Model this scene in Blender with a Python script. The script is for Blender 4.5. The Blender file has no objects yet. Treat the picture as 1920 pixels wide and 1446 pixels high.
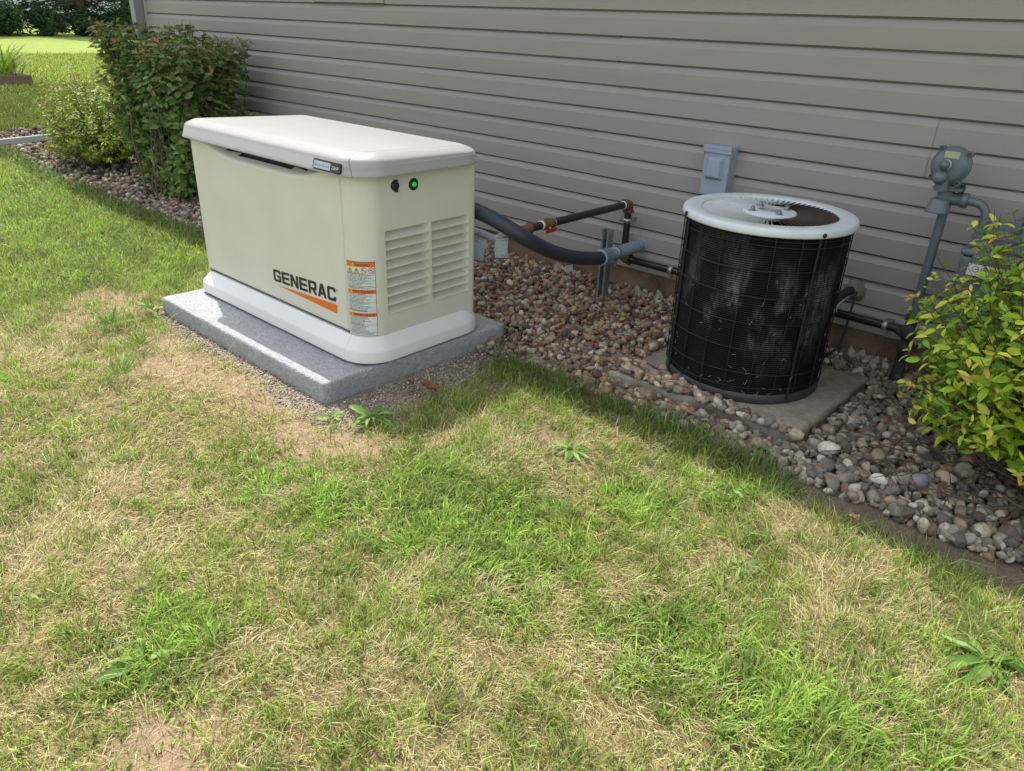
import bpy, bmesh, math, random
import numpy as np
from mathutils import Vector, Matrix

scene = bpy.context.scene
COL = scene.collection
rng = np.random.default_rng(7)
random.seed(7)

# ------------------------------------------------------------------ camera, light, exposure
cam_d = bpy.data.cameras.new("camera")
cam_o = bpy.data.objects.new("camera", cam_d)
COL.objects.link(cam_o)
cam_d.sensor_width = 36.0
cam_d.lens = 1400.0 / 1920.0 * 36.0
cam_d.clip_start = 0.05
cam_d.clip_end = 600.0
RIGHT = (0.7396779, 0.6720482, 0.0350402)
FWD = (-0.5927632, 0.6752967, -0.4388691)
UP = (-0.3186037, 0.3038513, 0.8978675)
m = Matrix.Identity(4)
for i in range(3):
    m[i][0] = RIGHT[i]
    m[i][1] = UP[i]
    m[i][2] = -FWD[i]
m[0][3], m[1][3], m[2][3] = 0.0, -3.15, 1.245
cam_o.matrix_world = m
scene.camera = cam_o

SUN = Vector((-0.52, 0.20, 1.0)).normalized()
CLOUD_FILL = 5.0  # brightness of an unseen cloud layer added to lift the shaded faces
world = bpy.data.worlds.new("World")
scene.world = world
world.use_nodes = True
wn = world.node_tree
wn.nodes.clear()
sky = wn.nodes.new("ShaderNodeTexSky")
sky.sky_type = 'NISHITA'
sky.sun_disc = False
sky.sun_elevation = math.asin(SUN.z)
sky.sun_rotation = math.atan2(SUN.x, SUN.y)
sky.air_density = 1.0
sky.dust_density = 4.0
sky.ozone_density = 1.0
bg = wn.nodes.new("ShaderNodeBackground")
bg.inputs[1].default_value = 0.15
wo = wn.nodes.new("ShaderNodeOutputWorld")
shs = wn.nodes.new("ShaderNodeHueSaturation")
shs.inputs["Saturation"].default_value = 0.55
wn.links.new(sky.outputs[0], shs.inputs["Color"])
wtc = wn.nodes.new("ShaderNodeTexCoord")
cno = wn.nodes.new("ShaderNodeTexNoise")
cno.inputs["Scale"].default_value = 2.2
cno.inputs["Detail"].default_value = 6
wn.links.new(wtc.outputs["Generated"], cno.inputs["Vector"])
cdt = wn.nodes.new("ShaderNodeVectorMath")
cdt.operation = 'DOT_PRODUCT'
cdt.inputs[1].default_value = (0.14, -0.10, 0.0)  # weights the added cloud toward the generator's shaded end
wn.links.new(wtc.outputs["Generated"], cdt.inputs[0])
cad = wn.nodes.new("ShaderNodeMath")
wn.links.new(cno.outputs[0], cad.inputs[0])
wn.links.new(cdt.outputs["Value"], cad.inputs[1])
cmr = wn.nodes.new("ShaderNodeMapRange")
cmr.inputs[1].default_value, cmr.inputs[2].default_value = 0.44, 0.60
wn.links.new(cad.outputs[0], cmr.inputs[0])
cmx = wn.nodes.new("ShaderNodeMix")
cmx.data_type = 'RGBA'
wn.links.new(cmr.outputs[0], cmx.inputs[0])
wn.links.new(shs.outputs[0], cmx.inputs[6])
cmx.inputs[7].default_value = (CLOUD_FILL * .94, CLOUD_FILL, CLOUD_FILL * 1.09, 1)
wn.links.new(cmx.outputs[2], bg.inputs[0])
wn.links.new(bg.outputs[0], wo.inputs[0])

sd = bpy.data.lights.new("sun", 'SUN')
sd.energy = 3.2
sd.angle = math.radians(0.5)
sd.color = (1.0, 0.95, 0.87)
so = bpy.data.objects.new("sun", sd)
COL.objects.link(so)
so.rotation_euler = (-SUN).to_track_quat('-Z', 'Y').to_euler()
so.location = (-6, 3, 12)

scene.view_settings.view_transform = 'Standard'
scene.view_settings.look = 'None'
scene.view_settings.exposure = 0.80
scene.view_settings.gamma = 1.0
scene.cycles.max_bounces = 8
scene.cycles.transparent_max_bounces = 8
scene.cycles.use_denoising = True


# ------------------------------------------------------------------ helpers
def lin(c):
    c = c / 255.0
    return c / 12.92 if c <= 0.04045 else ((c + 0.055) / 1.055) ** 2.4


def S(r, g, b):
    return (lin(r), lin(g), lin(b))


MATS = {}


def pmat(name, col, rough=0.6, var=0.12, scale=12.0, bump=0.0, bscale=60.0, metal=0.0, spec=0.5,
         col2=None, c2scale=3.0, c2lo=0.5, c2hi=0.7, stretch=None, attr=None, transl=0.0, coat=0.0):
    """A procedural Principled material: base colour broken up by noise, optional second tone and bump."""
    if name in MATS:
        return MATS[name]
    mt = bpy.data.materials.new(name)
    mt.use_nodes = True
    nt = mt.node_tree
    N, Lk = nt.nodes, nt.links
    b = N["Principled BSDF"]
    b.inputs["Roughness"].default_value = rough
    b.inputs["Metallic"].default_value = metal
    b.inputs["Specular IOR Level"].default_value = spec
    if coat:
        b.inputs["Coat Weight"].default_value = coat
    tc = N.new("ShaderNodeTexCoord")
    vec = tc.outputs["Object"]
    if stretch:
        mp = N.new("ShaderNodeMapping")
        mp.inputs["Scale"].default_value = stretch
        Lk.new(vec, mp.inputs["Vector"])
        vec = mp.outputs[0]
    if attr:
        at = N.new("ShaderNodeAttribute")
        at.attribute_name = attr
        csock = at.outputs["Color"]
    else:
        rgb = N.new("ShaderNodeRGB")
        rgb.outputs[0].default_value = (*col, 1)
        csock = rgb.outputs[0]
    if col2 is not None:
        n2 = N.new("ShaderNodeTexNoise")
        n2.inputs["Scale"].default_value = c2scale
        n2.inputs["Detail"].default_value = 8
        n2.inputs["Roughness"].default_value = 0.65
        Lk.new(vec, n2.inputs["Vector"])
        mr = N.new("ShaderNodeMapRange")
        mr.inputs[1].default_value = c2lo
        mr.inputs[2].default_value = c2hi
        Lk.new(n2.outputs[0], mr.inputs[0])
        mx = N.new("ShaderNodeMix")
        mx.data_type = 'RGBA'
        Lk.new(mr.outputs[0], mx.inputs[0])
        Lk.new(csock, mx.inputs[6])
        mx.inputs[7].default_value = (*col2, 1)
        csock = mx.outputs[2]
    if var:
        n1 = N.new("ShaderNodeTexNoise")
        n1.inputs["Scale"].default_value = scale
        n1.inputs["Detail"].default_value = 6
        Lk.new(vec, n1.inputs["Vector"])
        mr1 = N.new("ShaderNodeMapRange")
        mr1.inputs[1].default_value = 0.3
        mr1.inputs[2].default_value = 0.7
        mr1.inputs[3].default_value = 1 - var
        mr1.inputs[4].default_value = 1 + var
        Lk.new(n1.outputs[0], mr1.inputs[0])
        hs = N.new("ShaderNodeHueSaturation")
        Lk.new(mr1.outputs[0], hs.inputs["Value"])
        Lk.new(csock, hs.inputs["Color"])
        csock = hs.outputs[0]
    Lk.new(csock, b.inputs["Base Color"])
    if bump:
        nb = N.new("ShaderNodeTexNoise")
        nb.inputs["Scale"].default_value = bscale
        nb.inputs["Detail"].default_value = 8
        Lk.new(vec, nb.inputs["Vector"])
        bp = N.new("ShaderNodeBump")
        bp.inputs["Strength"].default_value = bump
        bp.inputs["Distance"].default_value = 0.01
        Lk.new(nb.outputs[0], bp.inputs["Height"])
        Lk.new(bp.outputs[0], b.inputs["Normal"])
    if transl:
        tr = N.new("ShaderNodeBsdfTranslucent")
        Lk.new(csock, tr.inputs[0])
        ms = N.new("ShaderNodeMixShader")
        ms.inputs[0].default_value = transl
        Lk.new(b.outputs[0], ms.inputs[1])
        Lk.new(tr.outputs[0], ms.inputs[2])
        Lk.new(ms.outputs[0], N["Material Output"].inputs[0])
    MATS[name] = mt
    return mt


class MB:
    """Collects polygons; build() links them as one mesh object."""

    def __init__(self):
        self.v, self.f, self.mi, self.sm = [], [], [], []

    def add(self, vs, fs, mi=0, smooth=False):
        o = len(self.v)
        self.v.extend([tuple(p) for p in vs])
        for f in fs:
            self.f.append([i + o for i in f])
            self.mi.append(mi)
            self.sm.append(smooth)
        return self

    def box(self, a, b, mi=0):
        x0, y0, z0 = a
        x1, y1, z1 = b
        vs = [(x0, y0, z0), (x1, y0, z0), (x1, y1, z0), (x0, y1, z0), (x0, y0, z1), (x1, y0, z1), (x1, y1, z1), (x0, y1, z1)]
        fs = [(0, 3, 2, 1), (4, 5, 6, 7), (0, 1, 5, 4), (1, 2, 6, 5), (2, 3, 7, 6), (3, 0, 4, 7)]
        return self.add(vs, fs, mi)

    def tube(self, pts, r, n=12, mi=0, caps=True, smooth=True):
        pts = [Vector(p) for p in pts]
        rs = r if hasattr(r, "__len__") else [r] * len(pts)
        t0 = (pts[1] - pts[0]).normalized()
        ref = Vector((0, 0, 1)) if abs(t0.z) < 0.9 else Vector((1, 0, 0))
        u = t0.cross(ref).normalized()
        vs, fs = [], []
        for i, p in enumerate(pts):
            if i == 0:
                t = t0
            elif i == len(pts) - 1:
                t = (pts[i] - pts[i - 1]).normalized()
            else:
                t = (pts[i + 1] - pts[i - 1]).normalized()
            u = (u - t * u.dot(t)).normalized()
            w = t.cross(u)
            for k in range(n):
                a = 2 * math.pi * k / n
                vs.append(p + (u * math.cos(a) + w * math.sin(a)) * rs[i])
        for i in range(len(pts) - 1):
            for k in range(n):
                k2 = (k + 1) % n
                fs.append((i * n + k, i * n + k2, (i + 1) * n + k2, (i + 1) * n + k))
        self.add(vs, fs, mi, smooth)
        if caps:
            self.add(vs[:n], [tuple(reversed(range(n)))], mi)
            self.add(vs[-n:], [tuple(range(n))], mi)
        return self

    def lathe(self, prof, c=(0, 0, 0), axis=(0, 0, 1), n=32, mi=0, smooth=True, a0=0.0):
        """prof: list of (radius, height along the axis)."""
        ax = Vector(axis).normalized()
        ref = Vector((0, 0, 1)) if abs(ax.z) < 0.9 else Vector((1, 0, 0))
        u = ax.cross(ref).normalized() if abs(ax.z) < 0.9 else Vector((1, 0, 0))
        w = ax.cross(u)
        c = Vector(c)
        vs, fs = [], []
        for (r, h) in prof:
            for k in range(n):
                a = a0 + 2 * math.pi * k / n
                vs.append(c + ax * h + (u * math.cos(a) + w * math.sin(a)) * r)
        for i in range(len(prof) - 1):
            for k in range(n):
                k2 = (k + 1) % n
                fs.append((i * n + k, i * n + k2, (i + 1) * n + k2, (i + 1) * n + k))
        self.add(vs, fs, mi, smooth)
        if prof[0][0] > 1e-6:
            self.add(vs[:n], [tuple(reversed(range(n)))], mi)
        if prof[-1][0] > 1e-6:
            self.add(vs[-n:], [tuple(range(n))], mi)
        return self

    def poly(self, pts, mi=0):
        return self.add(pts, [tuple(range(len(pts)))], mi)

    def build(self, name, mats, parent=None, bevel=0.0, bseg=2, fix=True, merge=False):
        me = bpy.data.meshes.new(name)
        me.from_pydata(self.v, [], self.f)
        for mt in (mats if isinstance(mats, (list, tuple)) else [mats]):
            me.materials.append(mt)
        me.polygons.foreach_set("material_index", self.mi)
        me.polygons.foreach_set("use_smooth", self.sm)
        me.update()
        if fix or merge:
            bm = bmesh.new()
            bm.from_mesh(me)
            if merge:
                bmesh.ops.remove_doubles(bm, verts=bm.verts, dist=1e-5)
            bmesh.ops.recalc_face_normals(bm, faces=bm.faces)
            bm.to_mesh(me)
            bm.free()
        o = bpy.data.objects.new(name, me)
        COL.objects.link(o)
        if parent:
            o.parent = parent
            o.matrix_parent_inverse = ptransform(parent).inverted()
        if bevel:
            md = o.modifiers.new("bevel", 'BEVEL')
            md.width = bevel
            md.segments = bseg
            md.limit_method = 'ANGLE'
            md.angle_limit = math.radians(40)
        return o


def ptransform(o):
    mt = Matrix.LocRotScale(o.location, o.rotation_euler, o.scale)
    if o.parent:
        return ptransform(o.parent) @ o.matrix_parent_inverse @ mt
    return mt


def thing(name, label, cat, loc=(0, 0, 0), group=None):
    o = bpy.data.objects.new(name, None)
    o.empty_display_size = 0.1
    COL.objects.link(o)
    o.location = loc
    o["label"] = label
    o["category"] = cat
    if group:
        o["group"] = group
    return o


def tag(o, label=None, cat=None, group=None, kind=None):
    if label:
        o["label"] = label
    if cat:
        o["category"] = cat
    if group:
        o["group"] = group
    if kind:
        o["kind"] = kind
    return o


def smooth_path(pts, k=8):
    P = [Vector(p) for p in pts]
    P = [P[0] * 2 - P[1]] + P + [P[-1] * 2 - P[-2]]
    out = []
    for i in range(1, len(P) - 2):
        for j in range(k):
            t = j / k
            a, b, c, d = P[i - 1], P[i], P[i + 1], P[i + 2]
            out.append(0.5 * ((2 * b) + (c - a) * t + (2 * a - 5 * b + 4 * c - d) * t * t + (3 * b - a - 3 * c + d) * t ** 3))
    out.append(P[-2])
    return out


def fastmesh(name, V, quads, tris, mat, colors=None, parent=None, smooth=False):
    """Big meshes straight from numpy arrays (vertices, quad and triangle indices, one colour per vertex)."""
    V = np.asarray(V, np.float32)
    nq = 0 if quads is None else len(quads)
    ntr = 0 if tris is None else len(tris)
    me = bpy.data.meshes.new(name)
    me.vertices.add(len(V))
    me.vertices.foreach_set("co", V.ravel())
    me.loops.add(nq * 4 + ntr * 3)
    me.polygons.add(nq + ntr)
    idx, starts = [], []
    if nq:
        idx.append(np.asarray(quads, np.int32).ravel())
        starts.append(np.arange(nq, dtype=np.int32) * 4)
    if ntr:
        idx.append(np.asarray(tris, np.int32).ravel())
        starts.append(nq * 4 + np.arange(ntr, dtype=np.int32) * 3)
    me.loops.foreach_set("vertex_index", np.concatenate(idx))
    me.polygons.foreach_set("loop_start", np.concatenate(starts))
    me.polygons.foreach_set("use_smooth", np.full(nq + ntr, smooth))
    if colors is not None:
        ca = me.color_attributes.new("Col", 'FLOAT_COLOR', 'POINT')
        c4 = np.ones((len(V), 4), np.float32)
        c4[:, :3] = colors
        ca.data.foreach_set("color", c4.ravel())
    me.materials.append(mat)
    me.update()
    me.validate()
    o = bpy.data.objects.new(name, me)
    COL.objects.link(o)
    if parent:
        o.parent = parent
        o.matrix_parent_inverse = ptransform(parent).inverted()
    return o


def vnoise(x, y, seed=0):
    """Smooth value noise in 0..1."""
    xi, yi = np.floor(x).astype(np.int64), np.floor(y).astype(np.int64)
    fx, fy = x - xi, y - yi
    fx, fy = fx * fx * (3 - 2 * fx), fy * fy * (3 - 2 * fy)

    def h(a, b):
        n = (a * 374761393 + b * 668265263 + seed * 982451653) & 0x7fffffff
        n = ((n ^ (n >> 13)) * 1274126177) & 0x7fffffff
        return ((n ^ (n >> 16)) & 0xffff) / 65535.0
    return (h(xi, yi) * (1 - fx) + h(xi + 1, yi) * fx) * (1 - fy) + (h(xi, yi + 1) * (1 - fx) + h(xi + 1, yi + 1) * fx) * fy


def fbm(x, y, s, seed=0, oct=3):
    t, a, w = 0, 1.0, 0
    for k in range(oct):
        t = t + a * vnoise(x * s, y * s, seed + k * 17)
        w += a
        a *= 0.55
        s *= 2.1
    return t / w


def text_mesh(body, size):
    """Verts and faces of a line of text, 2D, starting at x=0."""
    cu = bpy.data.curves.new("t", 'FONT')
    cu.body = body
    cu.size = size
    cu.resolution_u = 3
    o = bpy.data.objects.new("t", cu)
    COL.objects.link(o)
    dg = bpy.context.evaluated_depsgraph_get()
    me = o.evaluated_get(dg).to_mesh()
    vs = [tuple(v.co) for v in me.vertices]
    fs = [tuple(p.vertices) for p in me.polygons]
    bpy.data.objects.remove(o)
    bpy.data.curves.remove(cu)
    xs = [v[0] for v in vs]
    x0 = min(xs)
    return [(v[0] - x0, v[1]) for v in vs], fs, max(xs) - x0


# ------------------------------------------------------------------ ground fields (world metres on the lawn)
def blob(x, y, L):
    t = np.zeros_like(x)
    for (cx, cy, r) in L:
        t = np.maximum(t, np.exp(-((x - cx) ** 2 + (y - cy) ** 2) / (r * r)))
    return t


DIRT = [(-3.61, -1.905, .20), (-3.75, -1.95, .13), (-2.70, -2.047, .19), (-2.55, -2.03, .12), (-1.80, -2.01, .17), (-1.95, -1.98, .13), (-3.46, -2.157, .14),
        (-1.113, -2.849, .13), (-1.331, -1.435, .08), (-3.15, -2.12, .10), (-2.2, -1.93, .12), (-0.95, -2.9, .08), (-2.38, -1.96, .15), (-1.93, -2.0, .16), (-2.95, -1.95, .10), (-1.70, -1.93, .10)]
STRAW = [(-2.17, -1.98, .34), (-2.45, -1.95, .30), (-1.73, -2.56, .28), (-1.71, -2.73, .25), (-1.33, -2.53, .24), (-1.39, -1.55, .20), (-1.2, -1.36, .14),
         (-0.52, -1.309, .17), (-0.87, -2.23, .22), (-1.03, -2.55, .20), (-0.61, -2.18, .2), (-2.6, -2.4, .3), (-2.1, -2.35, .25), (-0.3, -1.6, .1),
         (-0.05, -1.62, .12), (-0.75, -1.85, .14), (-1.55, -1.55, .15), (-2.9, -1.95, .22), (-1.6, -2.95, .25), (-0.35, -2.1, .14), (-3.3, -2.45, .3), (-0.75, -2.6, .2)]
LUSH = [(-1.27, -1.97, .22), (-1.10, -1.88, .2), (-1.785, -2.178, .16), (-1.36, -2.756, .15), (-1.163, -1.827, .2), (-1.45, -1.88, .14), (-0.3, -1.99, .16),
        (-0.55, -1.95, .16), (-0.15, -1.85, .16), (-0.9, -1.5, .14), (-4.4, -1.55, .7), (-5.3, -1.6, .9), (-0.75, -1.33, .1), (-1.5, -2.15, .14), (-1.0, -2.05, .14), (-6.5, -1.8, 1.2)]


def edge_y(x):
    """Front edge of the stone bed along the wall."""
    return -1.075 + 0.05 * (fbm(x, x * 0, 1.3, 5) - 0.5) * 2 - 0.05 * np.exp(-((x + 0.55) / .5) ** 2) + 0.16 * np.clip((-7.0 - x) / 2.0, 0, 1)


def in_bed(x, y):
    front = (y > edge_y(x)) & (x > -9.4) & (y < 0.02)
    side = (x > -9.45) & (x < -7.05) & (y > -0.95) & (y < 2.2 + 0.0 * x)
    return front | side


PX0, PX1, PY0, PY1 = -3.285, -2.02, -1.825, -0.92


def fines(x, y):
    """Crushed stone spread round the generator slab."""
    dx = np.maximum(np.maximum(PX0 - x, x - PX1), 0)
    dy = np.maximum(np.maximum(PY0 - y, y - PY1), 0)
    d = np.hypot(dx * np.where(x > PX1, 0.42, 1.3), dy * np.where(x > -2.3, 0.75, 1.2))
    w = 0.075 + 0.07 * (fbm(x, y, 6.0, 9) - 0.5)
    return np.clip((w - d) / 0.05 + 0.5, 0, 1)


def zground(x, y):
    z = 0.010 * (fbm(x, y, 3.0, 3) - 0.5) + 0.006 * (fbm(x, y, 14.0, 4) - 0.5)
    bed = np.clip((y + 1.05) / 1.0, 0, 1) * (y < 0.5)
    return z + bed * 0.02 - 0.004


# ------------------------------------------------------------------ ground sheet
def axis(a, b, step, lo, hi):
    mid = np.arange(a, b + step * .5, step)
    out, s, v = [], step, a
    while v > lo:
        s *= 1.35
        v -= s
        out.append(max(v, lo))
    left = out[::-1]
    out, s, v = [], step, b
    while v < hi:
        s *= 1.35
        v += s
        out.append(min(v, hi))
    return np.concatenate([left, mid, out])


gx = axis(-10.0, 0.9, 0.028, -250, 200)
gy = axis(-3.9, 0.08, 0.022, -200, 250)
GX, GY = np.meshgrid(gx, gy)
fx, fy = GX.ravel(), GY.ravel()
fz = zground(fx, fy)
far = np.clip((np.hypot(fx + 3, fy + 1) - 9) / 6, 0, 1)
n1, n2, n3 = fbm(fx, fy, 2.2, 11), fbm(fx, fy, 9.0, 12), fbm(fx, fy, 30.0, 13)
thatch = np.array(S(132, 116, 84))
soil_gap_shade = np.array(S(74, 72, 44))  # soil under lush grass, darkened to stand in for shade between blades
dirtc = np.array(S(150, 129, 106))
bedc = np.array(S(108, 97, 84))
finec = np.array(S(138, 128, 116))
farc = np.array(S(134, 150, 78))
c = thatch[None] * (0.75 + 0.5 * n2[:, None])
w = np.clip(blob(fx, fy, LUSH) + (n1 - 0.5) * 1.2 + (fx < -3.8) * 0.5, 0, 1)[:, None]
c = c * (1 - w) + soil_gap_shade[None] * (0.7 + 0.6 * n3[:, None]) * w
w = np.clip(blob(fx, fy, DIRT) * 1.5 - 0.35 + (n2 - .5) * .7, 0, 1)[:, None]
c = c * (1 - w) + dirtc[None] * (0.85 + 0.3 * n3[:, None]) * w
w = fines(fx, fy)[:, None]
c = c * (1 - w) + finec[None] * (0.7 + 0.6 * n3[:, None]) * w
ed = np.clip((fy - edge_y(fx) + 0.10) / 0.07, 0, 1) * (fx > -9.4) * (fy < 0.3)
bedm = np.maximum(in_bed(fx, fy).astype(float), ed)[:, None]
c = c * (1 - bedm) + bedc[None] * (0.7 + 0.6 * n3[:, None]) * bedm
w = (far * (1 - bedm[:, 0]))[:, None]
c = c * (1 - w) + farc[None] * (0.8 + 0.4 * n1[:, None]) * w
nx, ny = len(gx), len(gy)
ii = np.arange(nx * ny).reshape(ny, nx)
quads = np.stack([ii[:-1, :-1], ii[:-1, 1:], ii[1:, 1:], ii[1:, :-1]], -1).reshape(-1, 4)
M_ground = pmat("ground", (1, 1, 1), 0.95, 0.22, 55.0, 0.9, 140.0, spec=0.1, attr="Col")
g_o = fastmesh("ground", np.stack([fx, fy, fz], 1), quads, None, M_ground, c, smooth=True)
tag(g_o, kind="structure")

# ------------------------------------------------------------------ house
M_siding = pmat("vinyl_siding", S(149, 145, 141), 0.5, 0.06, 2.0, 0.10, 40.0, spec=0.35, stretch=(0.06, 1, 6.0))
M_trim = pmat("trim_metal", S(150, 150, 148), 0.45, 0.05, 3.0)
M_found = pmat("foundation_concrete", S(132, 112, 92), 0.95, 0.2, 9.0, 0.5, 60.0, spec=0.1, col2=S(92, 78, 64), c2scale=4.0)
M_roof = pmat("roof_shingle", S(92, 84, 76), 0.95, 0.3, 20.0, 0.5, 50.0)
M_white = pmat("white_vinyl", S(222, 222, 216), 0.4, 0.03, 4.0)
M_glass = pmat("window_glass", (0.02, 0.025, 0.03), 0.04, 0.0, spec=0.8)

house = thing("house", "long grey-beige vinyl sided house whose shaded wall fills the back of the yard", "house", (0, 0, 0))
ZB, PIT = 0.1446, 0.10558
NC = 22
X0, X1 = -7.06, 9.0
OUT, INN = -0.019, 0.007
JOINTS = {0: [-4.6, -1.35, 2.2], 1: [-5.4, -0.3], 2: [-2.277, 1.4], 3: [-5.2, -0.789, 3.1], 4: [-2.178, 1.9], 5: [-3.876, 0.2], 6: [-5.0, -1.5, 2.0], 7: [-2.9, 1.2], 8: [-4.2, 0.6], 9: [-5.5, -0.9], 10: [-3.0, 1.8]}
WX0, WX1, WZ0, WZ1 = -4.56, -3.85, 1.309, 2.25
mb = MB()
for pr in range(NC // 2):
    js = [X0] + JOINTS.get(pr, [-1.0]) + [X1]
    for k in range(len(js) - 1):
        prf = -0.004 * (k % 2)
        xa, xb = js[k], js[k + 1] + (0.03 if k < len(js) - 2 and k % 2 == 1 else 0.0)
        if k % 2 == 1:
            xa -= 0.0
        for cse in (0, 1):
            z0 = ZB + (pr * 2 + cse) * PIT
            prof = [(0.0, z0 + 0.0005), (OUT + prf, z0 + 0.0005), (OUT + prf - 0.0004, z0 + PIT * 0.665), (OUT + prf + 0.0018, z0 + PIT * 0.70),
                    (-0.006 + prf, z0 + PIT * 0.925), (INN + prf, z0 + PIT * 0.93), (INN + prf, z0 + PIT + 0.012)]
            spans = [(xa, xb)]
            if z0 + PIT > WZ0 + 0.02 and z0 < WZ1 - 0.03:
                spans = [(a, b) for a, b in ((xa, min(xb, WX0)), (max(xa, WX1), xb)) if b - a > 0.01]
            for (sa, sb) in spans:
                vs = [(sa, y, z) for y, z in prof] + [(sb, y, z) for y, z in prof]
                n = len(prof)
                fs = [(i, i + n, i + n + 1, i + 1) for i in range(n - 1)]
                mb.add(vs, fs)
                if k % 2 == 1 and sa == xa:
                    mb.add([(sa, y, z) for y, z in prof], [tuple(range(n))])
mb.build("siding", M_siding, house, fix=False)
mb = MB()
mb.box((X0, 0.012, -0.3), (X1, 0.2, ZB + 0.02))
mb.build("foundation", M_found, house)
mb = MB()
mb.box((X0, 0.013, ZB + 0.02), (X1, 0.12, 2.52))
mb.box((X0, 8.9, -0.3), (X1, 9.0, 2.52))
mb.box((X1 - 0.1, 0.2, -0.3), (X1, 8.9, 2.52))
mb.build("wall_frame", M_found, house)
mb = MB()
for k in range(NC):
    z0 = ZB + k * PIT
    for a, b in ((0.08, 9.0),):
        vs = [(X0 + 0.0, a, z0), (X0 - 0.014, a, z0), (X0 - 0.014, a, z0 + PIT * .7), (X0 - 0.003, a, z0 + PIT), (X0, b, z0), (X0 - 0.014, b, z0), (X0 - 0.014, b, z0 + PIT * .7), (X0 - 0.003, b, z0 + PIT)]
        mb.add(vs, [(0, 1, 5, 4), (1, 2, 6, 5), (2, 3, 7, 6)])
mb.box((X0 + 0.0005, 0.12, -0.3), (X0 + 0.1, 8.9, 2.52))
mb.build("gable_siding", M_siding, house)
mb = MB()
mb.box((X0 - 0.022, -0.024, ZB - 0.01), (X0 + 0.065, 0.075, 2.5))
mb.build("corner_post", M_trim, house, bevel=0.004)
# window
w_o = MB()
fw = 0.045
for a, b in (((WX0, WZ0), (WX1, WZ0 + fw)), ((WX0, WZ1 - fw), (WX1, WZ1)), ((WX0, WZ0 + fw), (WX0 + fw, WZ1 - fw)), ((WX1 - fw, WZ0 + fw), (WX1, WZ1 - fw))):
    w_o.box((a[0], -0.034, a[1]), (b[0], 0.01, b[1]))
w_o = w_o.build("window", M_siding, house, bevel=0.003)
for a, b in (((WX0 + fw, WZ0 + fw), (WX1 - fw, WZ0 + fw + .04)), ((WX0 + fw, 1.76), (WX1 - fw, 1.80)), ((WX0 + fw, WZ1 - fw - .04), (WX1 - fw, WZ1 - fw))):
    mb = MB()
    mb.box((a[0], -0.02, a[1]), (b[0], 0.008, b[1]))
    mb.build("sash_rail", M_white, w_o)
mb = MB()
mb.box((WX0 + fw, -0.005, WZ0 + fw), (WX1 - fw, 0.005, WZ1 - fw))
mb.build("pane", M_glass, w_o)
# roof with eave: the edge that throws the straight shadow on the lawn
mb = MB()
EY, EZ = -0.71, 2.50
mb.add([(X0 - 0.4, EY, EZ), (X1 + 0.4, EY, EZ), (X1 + 0.4, 4.5, EZ + 1.75), (X0 - 0.4, 4.5, EZ + 1.75),
        (X0 - 0.4, EY, EZ + 0.1), (X1 + 0.4, EY, EZ + 0.1), (X1 + 0.4, 4.5, EZ + 1.85), (X0 - 0.4, 4.5, EZ + 1.85)],
       [(0, 1, 2, 3), (4, 7, 6, 5), (0, 4, 5, 1), (1, 5, 6, 2), (0, 3, 7, 4)])
mb.add([(X0 - 0.4, 9.63, EZ), (X1 + 0.4, 9.63, EZ), (X1 + 0.4, 4.5, EZ + 1.75), (X0 - 0.4, 4.5, EZ + 1.75),
        (X0 - 0.4, 9.63, EZ + 0.1), (X1 + 0.4, 9.63, EZ + 0.1), (X1 + 0.4, 4.5, EZ + 1.85), (X0 - 0.4, 4.5, EZ + 1.85)],
       [(3, 2, 1, 0), (5, 6, 7, 4), (1, 5, 4, 0), (2, 6, 5, 1), (4, 7, 3, 0)])
rf = mb.build("roof", M_roof, house)
mb = MB()
mb.box((X0 - 0.4, EY + 0.005, EZ - 0.02), (X1 + 0.4, 0.0, EZ - 0.004))
mb.build("soffit", M_white, rf)

# ------------------------------------------------------------------ generator slab and AC slab
M_slab = pmat("grey_slab", S(147, 149, 152), 0.42, 0.14, 180.0, 0.8, 140.0, spec=0.6, col2=S(182, 184, 186), c2scale=60.0, c2lo=0.42, c2hi=0.78)
M_concrete = pmat("old_concrete", S(150, 144, 130), 0.95, 0.16, 40.0, 0.5, 120.0, spec=0.1, col2=S(92, 90, 70), c2scale=2.6, c2lo=0.47, c2hi=0.68)


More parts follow.
